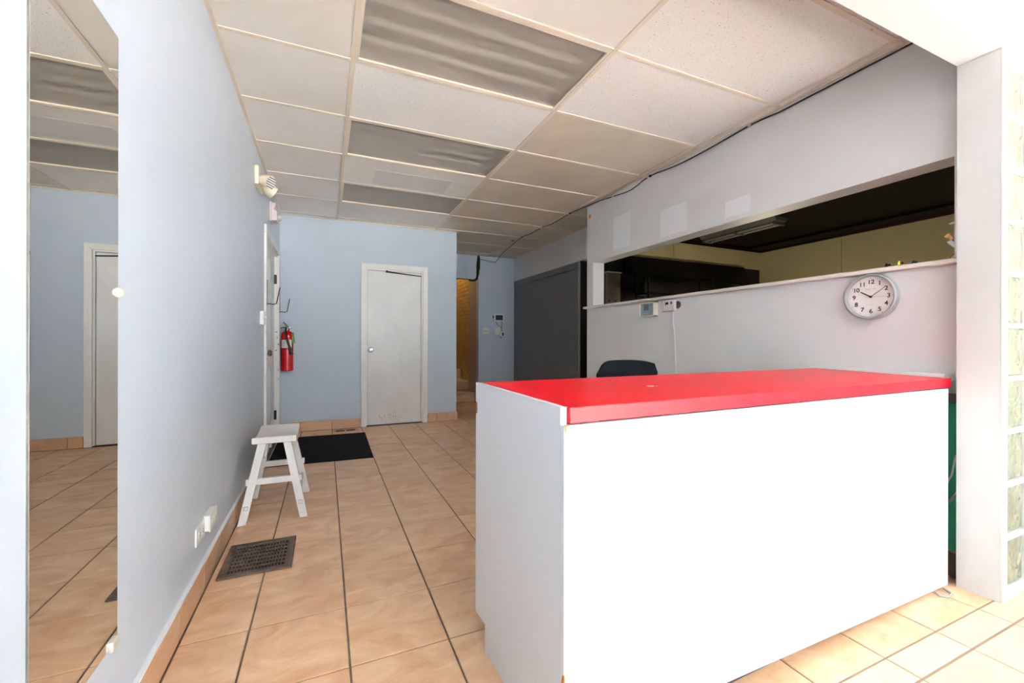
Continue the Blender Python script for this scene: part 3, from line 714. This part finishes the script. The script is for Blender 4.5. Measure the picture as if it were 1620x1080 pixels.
obj('hub', lathe(bmesh.new(), [(.0052, .017), (.0052, .0225), (0, .023)], CC, '-X', 16), 'ink', ck, True)
for i in range(9):
    if i == 5: continue
    p = CC+u*(-.022+.0052*i)+v*.040; obj('faint_print', box(p.x-.0165, p.x-.0160, p.y-.0018, p.y+.0018, p.z-.0014, p.z+.0014), 'ink_grey', ck)
for i in range(4):
    p = CC+u*(-.008+.0052*i)-v*.040; obj('faint_print', box(p.x-.0165, p.x-.0160, p.y-.0014, p.y+.0014, p.z-.0009, p.z+.0009), 'ink_grey', ck)

# ------------------------------------------------------------------ thermostat guard and thermostat
tg = thing('thermostat_guard', 'boxy cream lock box with a clear cover under the hatch ledge', 'lock box', (XR, 2.905, 1.335))
y0, y1, z0, z1 = 2.815, 3.0, 1.268, 1.397
bm = box(XR-.045, XR, y0, y1, z0, z0+.012); bx(bm, XR-.045, XR, y0, y1, z1-.012, z1); bx(bm, XR-.045, XR, y0, y0+.012, z0, z1); bx(bm, XR-.045, XR, y1-.012, y1, z0, z1)
obj('frame', bm, 'cream_plastic', tg)
obj('clear_cover', box(XR-.040, XR-.03, y0+.012, y1-.012, z0+.012, z1-.012), 'blue_cover', tg)
obj('screen', box(XR-.042, XR-.039, 2.885, 2.945, 1.325, 1.375), 'grey_slot', tg)
th = thing('thermostat', 'small white thermostat with a cable dropping to the counter', 'thermostat', (XR, 2.67, 1.34))
bm = box(XR-.030, XR, 2.60, 2.742, 1.300, 1.396, bev=.012, seg=3); obj('body', bm, 'pinkish_plastic', th, True)
obj('screen', box(XR-.0312, XR-.029, 2.665, 2.70, 1.358, 1.376), 'screen', th)
obj('dial', lathe(bmesh.new(), [(.011, .029), (.011, .034), (0, .0345)], (XR, 2.632, 1.368), '-X', 16), 'grey_slot', th, True)
for q in ((2.70, 1.335), (2.66, 1.34), (2.64, 1.32), (2.655, 1.318)): obj('button', box(XR-.031, XR-.029, q[0]-.008, q[0]+.008, q[1]-.003, q[1]+.003), 'white_plastic', th)
obj('wall_plate', lathe(bmesh.new(), [(.03, 0), (.03, .006), (0, .006)], (XR, 2.59, 1.35), '-X', 16), 'brown_cleat', th)
obj('cable', tube(bmesh.new(), [(XR-.008, 2.64, 1.30), (XR-.006, 2.637, 1.2), (XR-.006, 2.62, 1.1), (XR-.006, 2.612, .95), (XR-.006, 2.605, .7), (XR-.006, 2.60, .1)], .004, 6), 'cord', th, True)
tag(obj('round_sticker', lathe(bmesh.new(), [(.022, 0), (.022, .0008)], (XR, 3.84, 2.396), '-X', 20), 'orange'), 'round orange sticker high on the end of the hatch wall', 'sticker')

# ------------------------------------------------------------------ things on the ledge
ZL = HZ0+.024
def figurine(y, label, col, h, cap=True):
    t = thing('small_toy', label, 'ornament', (2.655, y, ZL))
    obj('body', lathe(bmesh.new(), [(.006, 0), (.0075, .004), (.006, h*.6), (.0045, h*.8), (0, h)], (2.655, y, ZL), 'Z', 10), col, t, True)
    bm = box(2.651, 2.662, y-.016, y-.006, ZL+h*.45, ZL+h*.75, bev=.002); bx(bm, 2.651, 2.66, y-.012, y-.004, ZL, ZL+h*.3); obj('arm', bm, 'black_plastic', t)
    return t
figurine(1.229, 'tiny black and green ornament on the ledge, farthest from the pillar', 'black_plastic', .034)
figurine(1.176, 'tiny yellow and black ornament on the ledge', 'yellow', .036)
figurine(1.119, 'tiny plain black ornament on the ledge', 'black_plastic', .028)
wr = thing('wooden_stand', 'small folding light-wood stand holding a white cloth at the hatch end', 'stand', (2.655, .985, ZL))
obj('leg', hexa(bmesh.new(), [(2.65, 1.002, ZL), (2.66, 1.002, ZL), (2.66, .998, ZL), (2.65, .998, ZL)], [(2.65, .958, ZL+.06), (2.66, .958, ZL+.06), (2.66, .950, ZL+.06), (2.65, .950, ZL+.06)]), 'wood_light', wr)
obj('paddle', hexa(bmesh.new(), [(2.648, .972, ZL+.088), (2.66, .972, ZL+.088), (2.66, .953, ZL+.074), (2.648, .953, ZL+.074)], [(2.648, 1.003, ZL+.118), (2.66, 1.003, ZL+.118), (2.66, .988, ZL+.13), (2.648, .988, ZL+.13)]), 'wood_light', wr)
bm = bmesh.new(); prism(bm, [(.995, ZL+.09), (.965, ZL+.102), (.950, ZL+.10), (.950, ZL+.055), (.972, ZL+.062)], 'X', 2.648, 2.668); obj('cloth', bm, 'paper', wr)
obj('hook', tube(bmesh.new(), [(2.655, .988, ZL+.172), (2.655, .972, ZL+.178), (2.655, .953, ZL+.18)], .004, 6), 'paper', wr)

# ------------------------------------------------------------------ mirror
mi = thing('wall_mirror', 'tall narrow frameless mirror on the left wall', 'mirror', (XL, 1.2, .31))
obj('backing', box(XL, XM-.0005, 1.023, 1.366, .310, 1.806), 'edge_glass', mi)
obj('mirror_glass', box(XM-.0004, XM+.0001, 1.021, 1.368, .308, 1.808), 'mirror', mi)
obj('mirror_clip', lathe(bmesh.new(), [(.011, 0), (.012, .006), (.007, .012), (0, .013)], (XM-.003, 1.369, 1.172), 'X', 12), 'cream_plastic', mi, True)
obj('mirror_clip', box(XM-.004, XM+.008, 1.325, 1.362, .296, .322, bev=.004, seg=2), 'clear', mi)

# ------------------------------------------------------------------ stool
sx, sy = -.276, 3.07
sg = thing('saddle_stool', 'white painted wooden saddle stool beside the side wall', 'stool', (sx, sy, 0))
bm = bmesh.new(); n = 10; W2, L2 = .116, .205; prev = None
for i in range(n+1):
    s = -1+2*i/n; y = sy+L2*s; zt_ = .462+.024*s*s; zb_ = zt_-.036-.006*(1-s*s)
    ring = [bm.verts.new(p) for p in ((sx-W2, y, zb_), (sx+W2, y, zb_), (sx+W2, y, zt_), (sx-W2, y, zt_))]
    if prev:
        for k in range(4): bm.faces.new((prev[k], prev[(k+1) % 4], ring[(k+1) % 4], ring[k]))
    else: bm.faces.new(ring[::-1])
    prev = ring
bm.faces.new(prev); bmesh.ops.recalc_face_normals(bm, faces=bm.faces[:])
bmesh.ops.bevel(bm, geom=[e for e in bm.edges if e.is_manifold and e.calc_face_angle(0) > .9], offset=.003, segments=2, affect='EDGES')
obj('seat', bm, 'stool', sg, True)
legs = {}
for ax, tx in ((-1, -.435), (1, -.117)):
    for ay, ty in ((-1, 2.845), (1, 3.295)):
        top = (sx+ax*.066, sy+ay*.165, .448); bot = (tx, ty, 0)
        lo = obj('leg', bar(bmesh.new(), bot, top, .042, .034), 'stool', sg); legs[(ax, ay)] = (bot, top)
        if ay < 0:
            t = .20; c = [bot[k]+(top[k]-bot[k])*t for k in range(3)]
            q = bmesh.new(); e = .011
            yy = c[1]-.0176
            for (a, b, c0, d0) in ((-e, e, -e, -e+.0015), (-e, e, e-.0015, e), (-e, -e+.0015, -e, e), (e-.0015, e, -e, e)): bx(q, c[0]+a, c[0]+b, yy-.004, yy+.004, c[2]+c0, c[2]+d0)
            obj('dowel_outline', q, 'stool_line', lo)
def lp(k, z):
    b, t = legs[k]; f_ = z/.448; return [b[i]+(t[i]-b[i])*f_ for i in range(3)]
for ay, z in ((-1, .228), (1, .228)):
    a, b = lp((-1, ay), z), lp((1, ay), z)
    obj('stretcher', box(a[0]-.034, b[0]+.034, a[1]-.010, a[1]+.010, z-.018, z+.018, bev=.002), 'stool', sg)
for ax in (-1, 1):
    a, b = lp((ax, -1), .13), lp((ax, 1), .13)
    obj('side_stretcher', box(a[0]-.010, a[0]+.010, a[1], b[1], .112, .148, bev=.002), 'stool', sg)
for ay in (-1, 1):
    obj('corner_brace', tube(bmesh.new(), [(sx-.05, sy+ay*.10, .42), (sx-.055, sy+ay*.145, .35)], .008, 6), 'stool', sg)

# ------------------------------------------------------------------ mat, grate, register
bm = hexa(bmesh.new(), [(-.452, 4.045, .001), (.400, 4.010, .001), (.420, 5.135, .001), (-.452, 5.165, .001)], [(-.450, 4.048, .008), (.398, 4.014, .008), (.418, 5.132, .008), (-.450, 5.162, .008)])
tag(obj('floor_mat', bm, 'black_rubber'), 'black rubber floor mat in front of the side door', 'mat')
gx0, gx1, gy0, gy1 = -.437, -.141, 2.214, 2.552
gr = thing('floor_grate', 'brown cast-iron floor grate next to the side wall', 'floor grate', ((gx0+gx1)/2, (gy0+gy1)/2, 0))
obj('pit_shade', box(gx0+.01, gx1-.01, gy0+.01, gy1-.01, .0005, .0015), 'black', gr)  # flat black sheet stands for the shade below the bars
bm = bmesh.new(); fw = .034; H = .010
for a, b, c_, d in ((gx0, gx1, gy0, gy0+fw), (gx0, gx1, gy1-fw, gy1), (gx0, gx0+fw, gy0+fw, gy1-fw), (gx1-fw, gx1, gy0+fw, gy1-fw)): bx(bm, a, b, c_, d, .0005, H)
bmesh.ops.bevel(bm, geom=bm.edges[:], offset=.002, segments=1, affect='EDGES')
obj('frame', bm, 'iron', gr)
for k in range(1, 7):
    y = gy0+fw+(gy1-gy0-2*fw)*k/7; obj('cross_bar', box(gx0+fw, gx1-fw, y-.0035, y+.0035, .002, H-.001), 'iron', gr)
bm = bmesh.new()
for k in range(1, 17):
    x = gx0+fw+(gx1-gx0-2*fw)*k/17; hexa(bm, [(x-.002, gy0+fw, .002), (x+.0015, gy0+fw, .002), (x+.0015, gy1-fw, .002), (x-.002, gy1-fw, .002)], [(x-.0045, gy0+fw, H-.002), (x, gy0+fw, H-.002), (x, gy1-fw, H-.002), (x-.0045, gy1-fw, H-.002)])
obj('louvre_blades', bm, 'iron', gr)
obj('screw', lathe(bmesh.new(), [(.005, 0), (.004, .002), (0, .0025)], (gx0+.017, 2.45, H), 'Z', 10), 'chrome', gr)
rg = thing('floor_register', 'small tan floor register between the black mat and back wall', 'floor register', (.22, 5.34, 0))
rx0, rx1, ry0, ry1 = .085, .365, 5.25, 5.44
bm = bmesh.new()
for a, b, c_, d in ((rx0, rx1, ry0, ry0+.035), (rx0, rx1, ry1-.035, ry1), (rx0, rx0+.03, ry0+.035, ry1-.035), (rx1-.04, rx1, ry0+.035, ry1-.035), (.21, .223, ry0+.035, ry1-.035)): bx(bm, a, b, c_, d, .0005, .006)
obj('frame', bm, 'tile_base', rg)
obj('pit_shade', box(rx0+.01, rx1-.01, ry0+.01, ry1-.01, .0003, .001), 'black', rg)  # black sheet in place of the shade under the grille
bm = bmesh.new()
for k in range(18): x = rx0+.03+k*.0125; bx(bm, x, x+.003, ry0+.035, ry1-.035, .001, .005)
for k in range(3): y = ry0+.06+k*.03; bx(bm, rx0+.03, rx1-.04, y, y+.003, .001, .005)
obj('grille', bm, 'iron', rg)

# ------------------------------------------------------------------ fire extinguisher
ex, ey = -.396, YB-.085
fe = thing('fire_extinguisher', 'red fire extinguisher hung in the corner beside the side door', 'fire extinguisher', (ex, ey, .71))
obj('cylinder', lathe(bmesh.new(), [(.054, .715), (.062, .722), (.062, 1.10), (.058, 1.135), (.042, 1.158), (.02, 1.168), (.02, 1.18)], (ex, ey, 0), 'Z', 28), 'ext_red', fe, True)
obj('strap', lathe(bmesh.new(), [(.0635, .958), (.0635, .968)], (ex, ey, 0), 'Z', 28), 'black_plastic', fe, True)
vl = obj('valve', lathe(bmesh.new(), [(.016, 1.178), (.018, 1.19), (.018, 1.21), (.012, 1.225)], (ex, ey, 0), 'Z', 14), 'chrome', fe, True)
obj('gauge', lathe(bmesh.new(), [(.018, 0), (.018, .012), (.015, .014)], (ex+.03, ey-.015, 1.205), '-Y', 16), 'chrome', fe, True)
obj('gauge_ring', lathe(bmesh.new(), [(.012, .013), (.012, .0145)], (ex+.03, ey-.015, 1.205), '-Y', 16), 'paper', fe)
obj('lever', tube(bmesh.new(), [(ex, ey, 1.222), (ex-.02, ey-.03, 1.245), (ex-.035, ey-.06, 1.262)], [.009, .008, .006], 8), 'green_tag', fe, True)
obj('carry_handle', tube(bmesh.new(), [(ex, ey, 1.20), (ex-.03, ey-.035, 1.205), (ex-.055, ey-.06, 1.20)], .007, 8), 'chrome', fe, True)
obj('pull_ring', tube(bmesh.new(), [(ex-.04+.017*math.cos(a), ey-.03, 1.19+.017*math.sin(a)) for a in [2*PI*k/12 for k in range(13)]], .002, 6), 'chrome', fe, True)
hz = obj('hose', tube(bmesh.new(), [(ex-.005, ey-.01, 1.20), (ex-.012, ey-.05, 1.175), (ex-.002, ey-.075, 1.10), (ex+.014, ey-.078, 1.03), (ex+.03, ey-.075, .985)], .0105, 8), 'black_plastic', fe, True)
obj('nozzle', tube(bmesh.new(), [(ex+.028, ey-.075, .99), (ex+.052, ey-.07, .90)], [.013, .019], 10), 'black_plastic', hz, True)
def curved(nm, a0, a1, z0, z1, m, r=.0628):
    bm = bmesh.new(); k = 8; A = []; B = []
    for i in range(k+1):
        a = a0+(a1-a0)*i/k; A.append(bm.verts.new((ex+r*math.cos(a), ey+r*math.sin(a), z0))); B.append(bm.verts.new((ex+r*math.cos(a), ey+r*math.sin(a), z1)))
    for i in range(k): bm.faces.new((A[i], A[i+1], B[i+1], B[i]))
    return obj(nm, bm, m, fe, True)
lb_ = curved('instruction_label', -PI*.82, -PI*.22, .975, 1.065, 'paper')
curved('yellow_mark', -PI*.42, -PI*.34, 1.01, 1.064, 'yellow', .0633)
for k in range(4): curved('print_line', -PI*.78, -PI*.58, 1.045-.017*k, 1.049-.017*k, 'ink_grey', .0632)
obj('inspection_tag', hexa(bmesh.new(), [(ex+.058, ey-.045, 1.03), (ex+.083, ey-.04, 1.03), (ex+.083, ey-.036, 1.03), (ex+.058, ey-.041, 1.03)], [(ex+.045, ey-.03, 1.15), (ex+.068, ey-.025, 1.15), (ex+.068, ey-.021, 1.15), (ex+.045, ey-.026, 1.15)]), 'green_tag', fe)
obj('wall_bracket', box(ex-.02, ex+.02, ey+.05, YB-.0005, 1.0, 1.19, bev=.003), 'hookwire', fe)

# ------------------------------------------------------------------ round cover plate on back wall
tag(obj('round_cover_plate', lathe(bmesh.new(), [(.064, 0), (.064, .003), (.060, .003), (.057, .0025), (0, .0025)], (.092, YB, .941), '-Y', 40), 'wall_matte_blue'), 'round blank cover plate painted over on the back wall', 'cover plate')

# ------------------------------------------------------------------ emergency light, alarm strobe
em = thing('emergency_light', 'cream twin-head emergency light high on the side wall', 'emergency light', (XL, 3.72, 2.28))
obj('housing', box(XL, XL+.030, 3.60, 3.86, 2.205, 2.345, bev=.008, seg=2), 'cream_plastic', em, True)
for (y, dx, dz, dy) in ((3.665, .075, -.035, -.045), (3.80, .075, -.045, .035)):
    h0 = Vector((XL+.03, y, 2.265)); d = Vector((dx, dy, dz)).normalized()
    hd_ = obj('lamp_head', tube(bmesh.new(), [h0, h0+d*.02, h0+d*.05, h0+d*.095], [.018, .035, .046, .05], 14), 'cream_plastic', em, True)
    u_, v_ = frame_of(d); q = bmesh.new()
    c0 = h0+d*.0955
    for k in range(5):
        off = v_*(-.034+.017*k); wv = math.sqrt(max(.0, .046**2-(-.034+.017*k)**2))
        tube(q, [c0+off-u_*wv, c0+off+u_*wv], .0035, 6)
    obj('lamp_grille', q, 'grey_slot', hd_)
    obj('lamp_glass', tube(bmesh.new(), [h0+d*.094, h0+d*.0952], [.046, .046], 14), 'white_plastic', hd_)
sb = thing('alarm_strobe', 'white alarm horn strobe above the side door', 'alarm', (XL, 4.62, 2.27))
obj('base', box(XL, XL+.02, 4.53, 4.70, 2.175, 2.36, bev=.006), 'pinkish_plastic', sb)
obj('horn', prism(bmesh.new(), [(XL+.02, 2.185), (XL+.06, 2.185), (XL+.06, 2.27), (XL+.035, 2.285), (XL+.035, 2.30), (XL+.052, 2.315), (XL+.05, 2.35), (XL+.02, 2.35)], 'Y', 4.545, 4.685), 'pinkish_plastic', sb)
obj('lens', lathe(bmesh.new(), [(.03, 0), (.03, .02), (.02, .034), (0, .038)], (XL+.058, 4.62, 2.228), 'X', 16), 'clear', sb, True)

# ------------------------------------------------------------------ switches, outlets and wall devices
def plate(name, label, cat, p, wd, hg, face, toggles=0, outlets=0, depth=.006, m='white_plastic', lift=0, horiz=False, group=None):
    """face: 'X' (on left wall, facing +x) or '-Y' (on a back wall, facing the viewer)"""
    t = thing(name, label, cat, p, group=group)
    def B(a0, a1, z0, z1, d0, d1, bev=0):
        if face == 'X': return box(p[0]+d0, p[0]+d1, p[1]+a0, p[1]+a1, p[2]+z0, p[2]+z1, bev=bev)
        return box(p[0]+a0, p[0]+a1, p[1]-d1, p[1]-d0, p[2]+z0, p[2]+z1, bev=bev)
    if lift: obj('mounting_box', B(-wd/2+.004, wd/2-.004, -hg/2+.004, hg/2-.004, 0, lift), m, t)
    pl = obj('plate', B(-wd/2, wd/2, -hg/2, hg/2, lift, lift+depth, .002), m, t)
    L_ = lift+depth
    for k in range(toggles):
        a = (k-(toggles-1)/2)*.046
        obj('toggle_slot', B(a-.006, a+.006, -.013, .013, L_-.001, L_+.0006), 'grey_slot', t)
        obj('toggle', B(a-.0045, a+.0045, -.002, .012, L_, L_+.012), m, t)
    for k in range(outlets):
        s = (k-(outlets-1)/2)*.04
        da, dz = (s, 0) if horiz else (0, s)
        so_ = obj('socket', B(da-.016, da+.016, dz-.015, dz+.015, L_-.001, L_+.0025, .002), m, t)
        if horiz:
            for e in (-.006, .006): obj('slot', B(da-.004, da+.006, dz+e-.001, dz+e+.001, L_+.002, L_+.003), 'grey_slot', so_)
        else:
            for e in (-.006, .006): obj('slot', B(da+e-.001, da+e+.001, dz-.002, dz+.008, L_+.002, L_+.003), 'grey_slot', so_)
    return t
plate('outlet_plate', 'white outlet plate low on the side wall, nearer the mirror', 'outlet', (XL, 2.142, .254), .130, .073, 'X', outlets=2, depth=.006, horiz=True)
plate('outlet_plate', 'white raised outlet box low on the side wall, nearer the stool', 'outlet', (XL, 2.268, .262), .128, .075, 'X', outlets=2, depth=.006, lift=.020, horiz=True)
ls = plate('light_switch', 'white light switch plate on the wall beside the side door', 'switch', (XL, 3.99, 1.24), .116, .115, 'X', toggles=2, lift=.02)
plate('light_switch', 'white double switch plate on the hall end wall', 'switch', (2.52, YH, 1.235), .125, .112, '-Y', toggles=2)
ho = plate('outlet_plate', 'white outlet plate with a plugged-in charger below the wall tablet', 'outlet', (2.735, YH, 1.228), .10, .115, '-Y', outlets=2)
plate('outlet_plate', 'pale outlet plate low on the hall end wall', 'outlet', (2.775, YH, .40), .12, .115, '-Y', outlets=2, m='wall_blue')
ad = thing('power_adapter', 'white power adapter plugged in below the wall tablet', 'adapter', (2.782, YH-.01, 1.2))
obj('body', box(2.763, 2.803, YH-.055, YH-.010, 1.14, 1.225, bev=.006), 'white_plastic', ad)
obj('plug_head', box(2.803, 2.835, YH-.05, YH-.02, 1.155, 1.205, bev=.008), 'black_plastic', ad)
obj('wire', tube(bmesh.new(), [(2.70, YH-.008, 1.395), (2.735, YH-.012, 1.345), (2.80, YH-.02, 1.30), (2.812, YH-.02, 1.25), (2.80, YH-.03, 1.20), (2.79, YH-.04, 1.15), (2.785, YH-.04, 1.105)], .004, 6), 'cable', ad, True)
obj('wire', tube(bmesh.new(), [(2.812, YH-.008, 1.395), (2.814, YH-.014, 1.32), (2.812, YH-.02, 1.27)], .004, 6), 'cable', ad, True)
tb = thing('wall_tablet', 'small white wall tablet with a dark screen on the hall end wall', 'tablet', (2.757, YH, 1.463))
obj('body', box(2.665, 2.852, YH-.022, YH-.0005, 1.398, 1.530, bev=.006, seg=2), 'white_plastic', tb)
obj('screen', box(2.692, 2.827, YH-.0235, YH-.0215, 1.422, 1.508), 'screen', tb)
obj('side_button', box(2.645, 2.665, YH-.018, YH-.004, 1.45, 1.50, bev=.003), 'black_plastic', tb)
# hooks and sensor on the side door casing
for (y, lab) in ((DY0-.045, 'bent wire coat hook on the near side of the door casing'), (DY1+.04, 'bent wire coat hook on the far side of the door casing')):
    h = thing('coat_hook', lab, 'hook', (XL+.018, y, 1.40), group='wire hooks on the side door casing')
    b0 = XL+.018
    obj('hook_wire', tube(bmesh.new(), [(b0, y, 1.375), (b0+.05, y+.002, 1.37), (b0+.072, y+.003, 1.378), (b0+.085, y+.004, 1.45), (b0+.098, y+.004, 1.52)], .0045, 8), 'hookwire', h, True)
    obj('backplate', box(b0-.0005, b0+.003, y-.012, y+.012, 1.36, 1.58, bev=.001), 'hookwire', h)
tag(obj('door_sensor', box(XL-.028, XL-.004, DY0+.10, DY0+.135, 1.84, 1.93, bev=.004), 'white_plastic'), 'small white contact sensor near the top of the side door', 'sensor')

# ------------------------------------------------------------------ black cable along the ceiling edge
cb = thing('ceiling_cable', 'thin black cable clipped along the ceiling edge above the hatch', 'cable', (XR-.03, 3, ZC))
pts = [(XR-.012, .93, ZC-.012), (XR-.012, 1.3, ZC-.016), (XR-.012, 1.72, ZC-.022), (XR-.012, 1.78, ZC-.020), (XR-.012, 1.95, ZC-.012), (XR-.010, 2.3, ZC-.03), (XR-.012, 2.6, ZC-.034), (XR-.012, 2.92, ZC-.010), (XR-.012, 3.15, ZC-.05), (XR-.012, 3.42, ZC-.028), (XR-.02, 3.6, ZC-.01), (2.54, 3.9, ZC-.012), (2.53, 4.15, ZC-.006), (2.51, 4.5, ZC-.030), (2.52, 4.8, ZC-.006), (2.50, 5.1, ZC-.02), (2.495, 5.36, ZC-.008), (2.50, 5.75, ZC-.05), (2.53, 6.1, ZC-.075), (2.60, 6.5, ZC-.10), (2.66, 6.75, ZC-.10), (2.60, 6.81, ZC-.085), (2.50, 6.825, ZC-.07), (2.40, 6.83, ZC-.055)]
def smooth_pts(P, n=4):
    P = [Vector(p) for p in P]; out = []
    for i in range(len(P)-1):
        p0, p1, p2, p3 = P[max(i-1, 0)], P[i], P[i+1], P[min(i+2, len(P)-1)]
        for k in range(n):
            t = k/n; out.append(.5*((2*p1)+(p2-p0)*t+(2*p0-5*p1+4*p2-p3)*t*t+(-p0+3*p1-3*p2+p3)*t**3))
    return out+[P[-1]]
obj('wire', tube(bmesh.new(), smooth_pts(pts, 3), .0045, 6), 'cable', cb, True)
for q in (pts[4], pts[7], pts[9], pts[12], pts[14]): obj('cable_clip', box(q[0]-.008, q[0]+.008, q[1]-.008, q[1]+.012, q[2]-.006, q[2]+.008), 'white_plastic', cb)
for q in (pts[7], pts[12], pts[16]): obj('tape_knot', box(q[0]-.010, q[0]+.010, q[1]-.03, q[1]-.008, q[2]-.008, q[2]+.006, bev=.003), 'cable', cb)
hb = thing('cable_bundle', 'black taped cable bundle hanging at the stair doorway corner', 'cable', (2.375, 6.82, 2.3))
for k, (dx, z1) in enumerate(((0, 2.15), (.012, 2.2), (-.012, 2.16), (.02, 2.26))):
    obj('cable_strand', tube(bmesh.new(), smooth_pts([(2.378+dx*.3, 6.825, ZC), (2.372+dx, 6.815, 2.42), (2.366+dx*1.3, 6.818, 2.32), (2.362+dx, 6.815, z1), (2.34+dx*.5, 6.81, 2.10 if k != 3 else z1-.02)], 3), .011, 6), 'cable', hb, True)
obj('cable_tail', tube(bmesh.new(), smooth_pts([(2.36, 6.815, 2.18), (2.33, 6.81, 2.10), (2.27, 6.81, 2.075), (2.20, 6.81, 2.085)], 3), [.016]*9+[.010], 8), 'cable', hb, True)
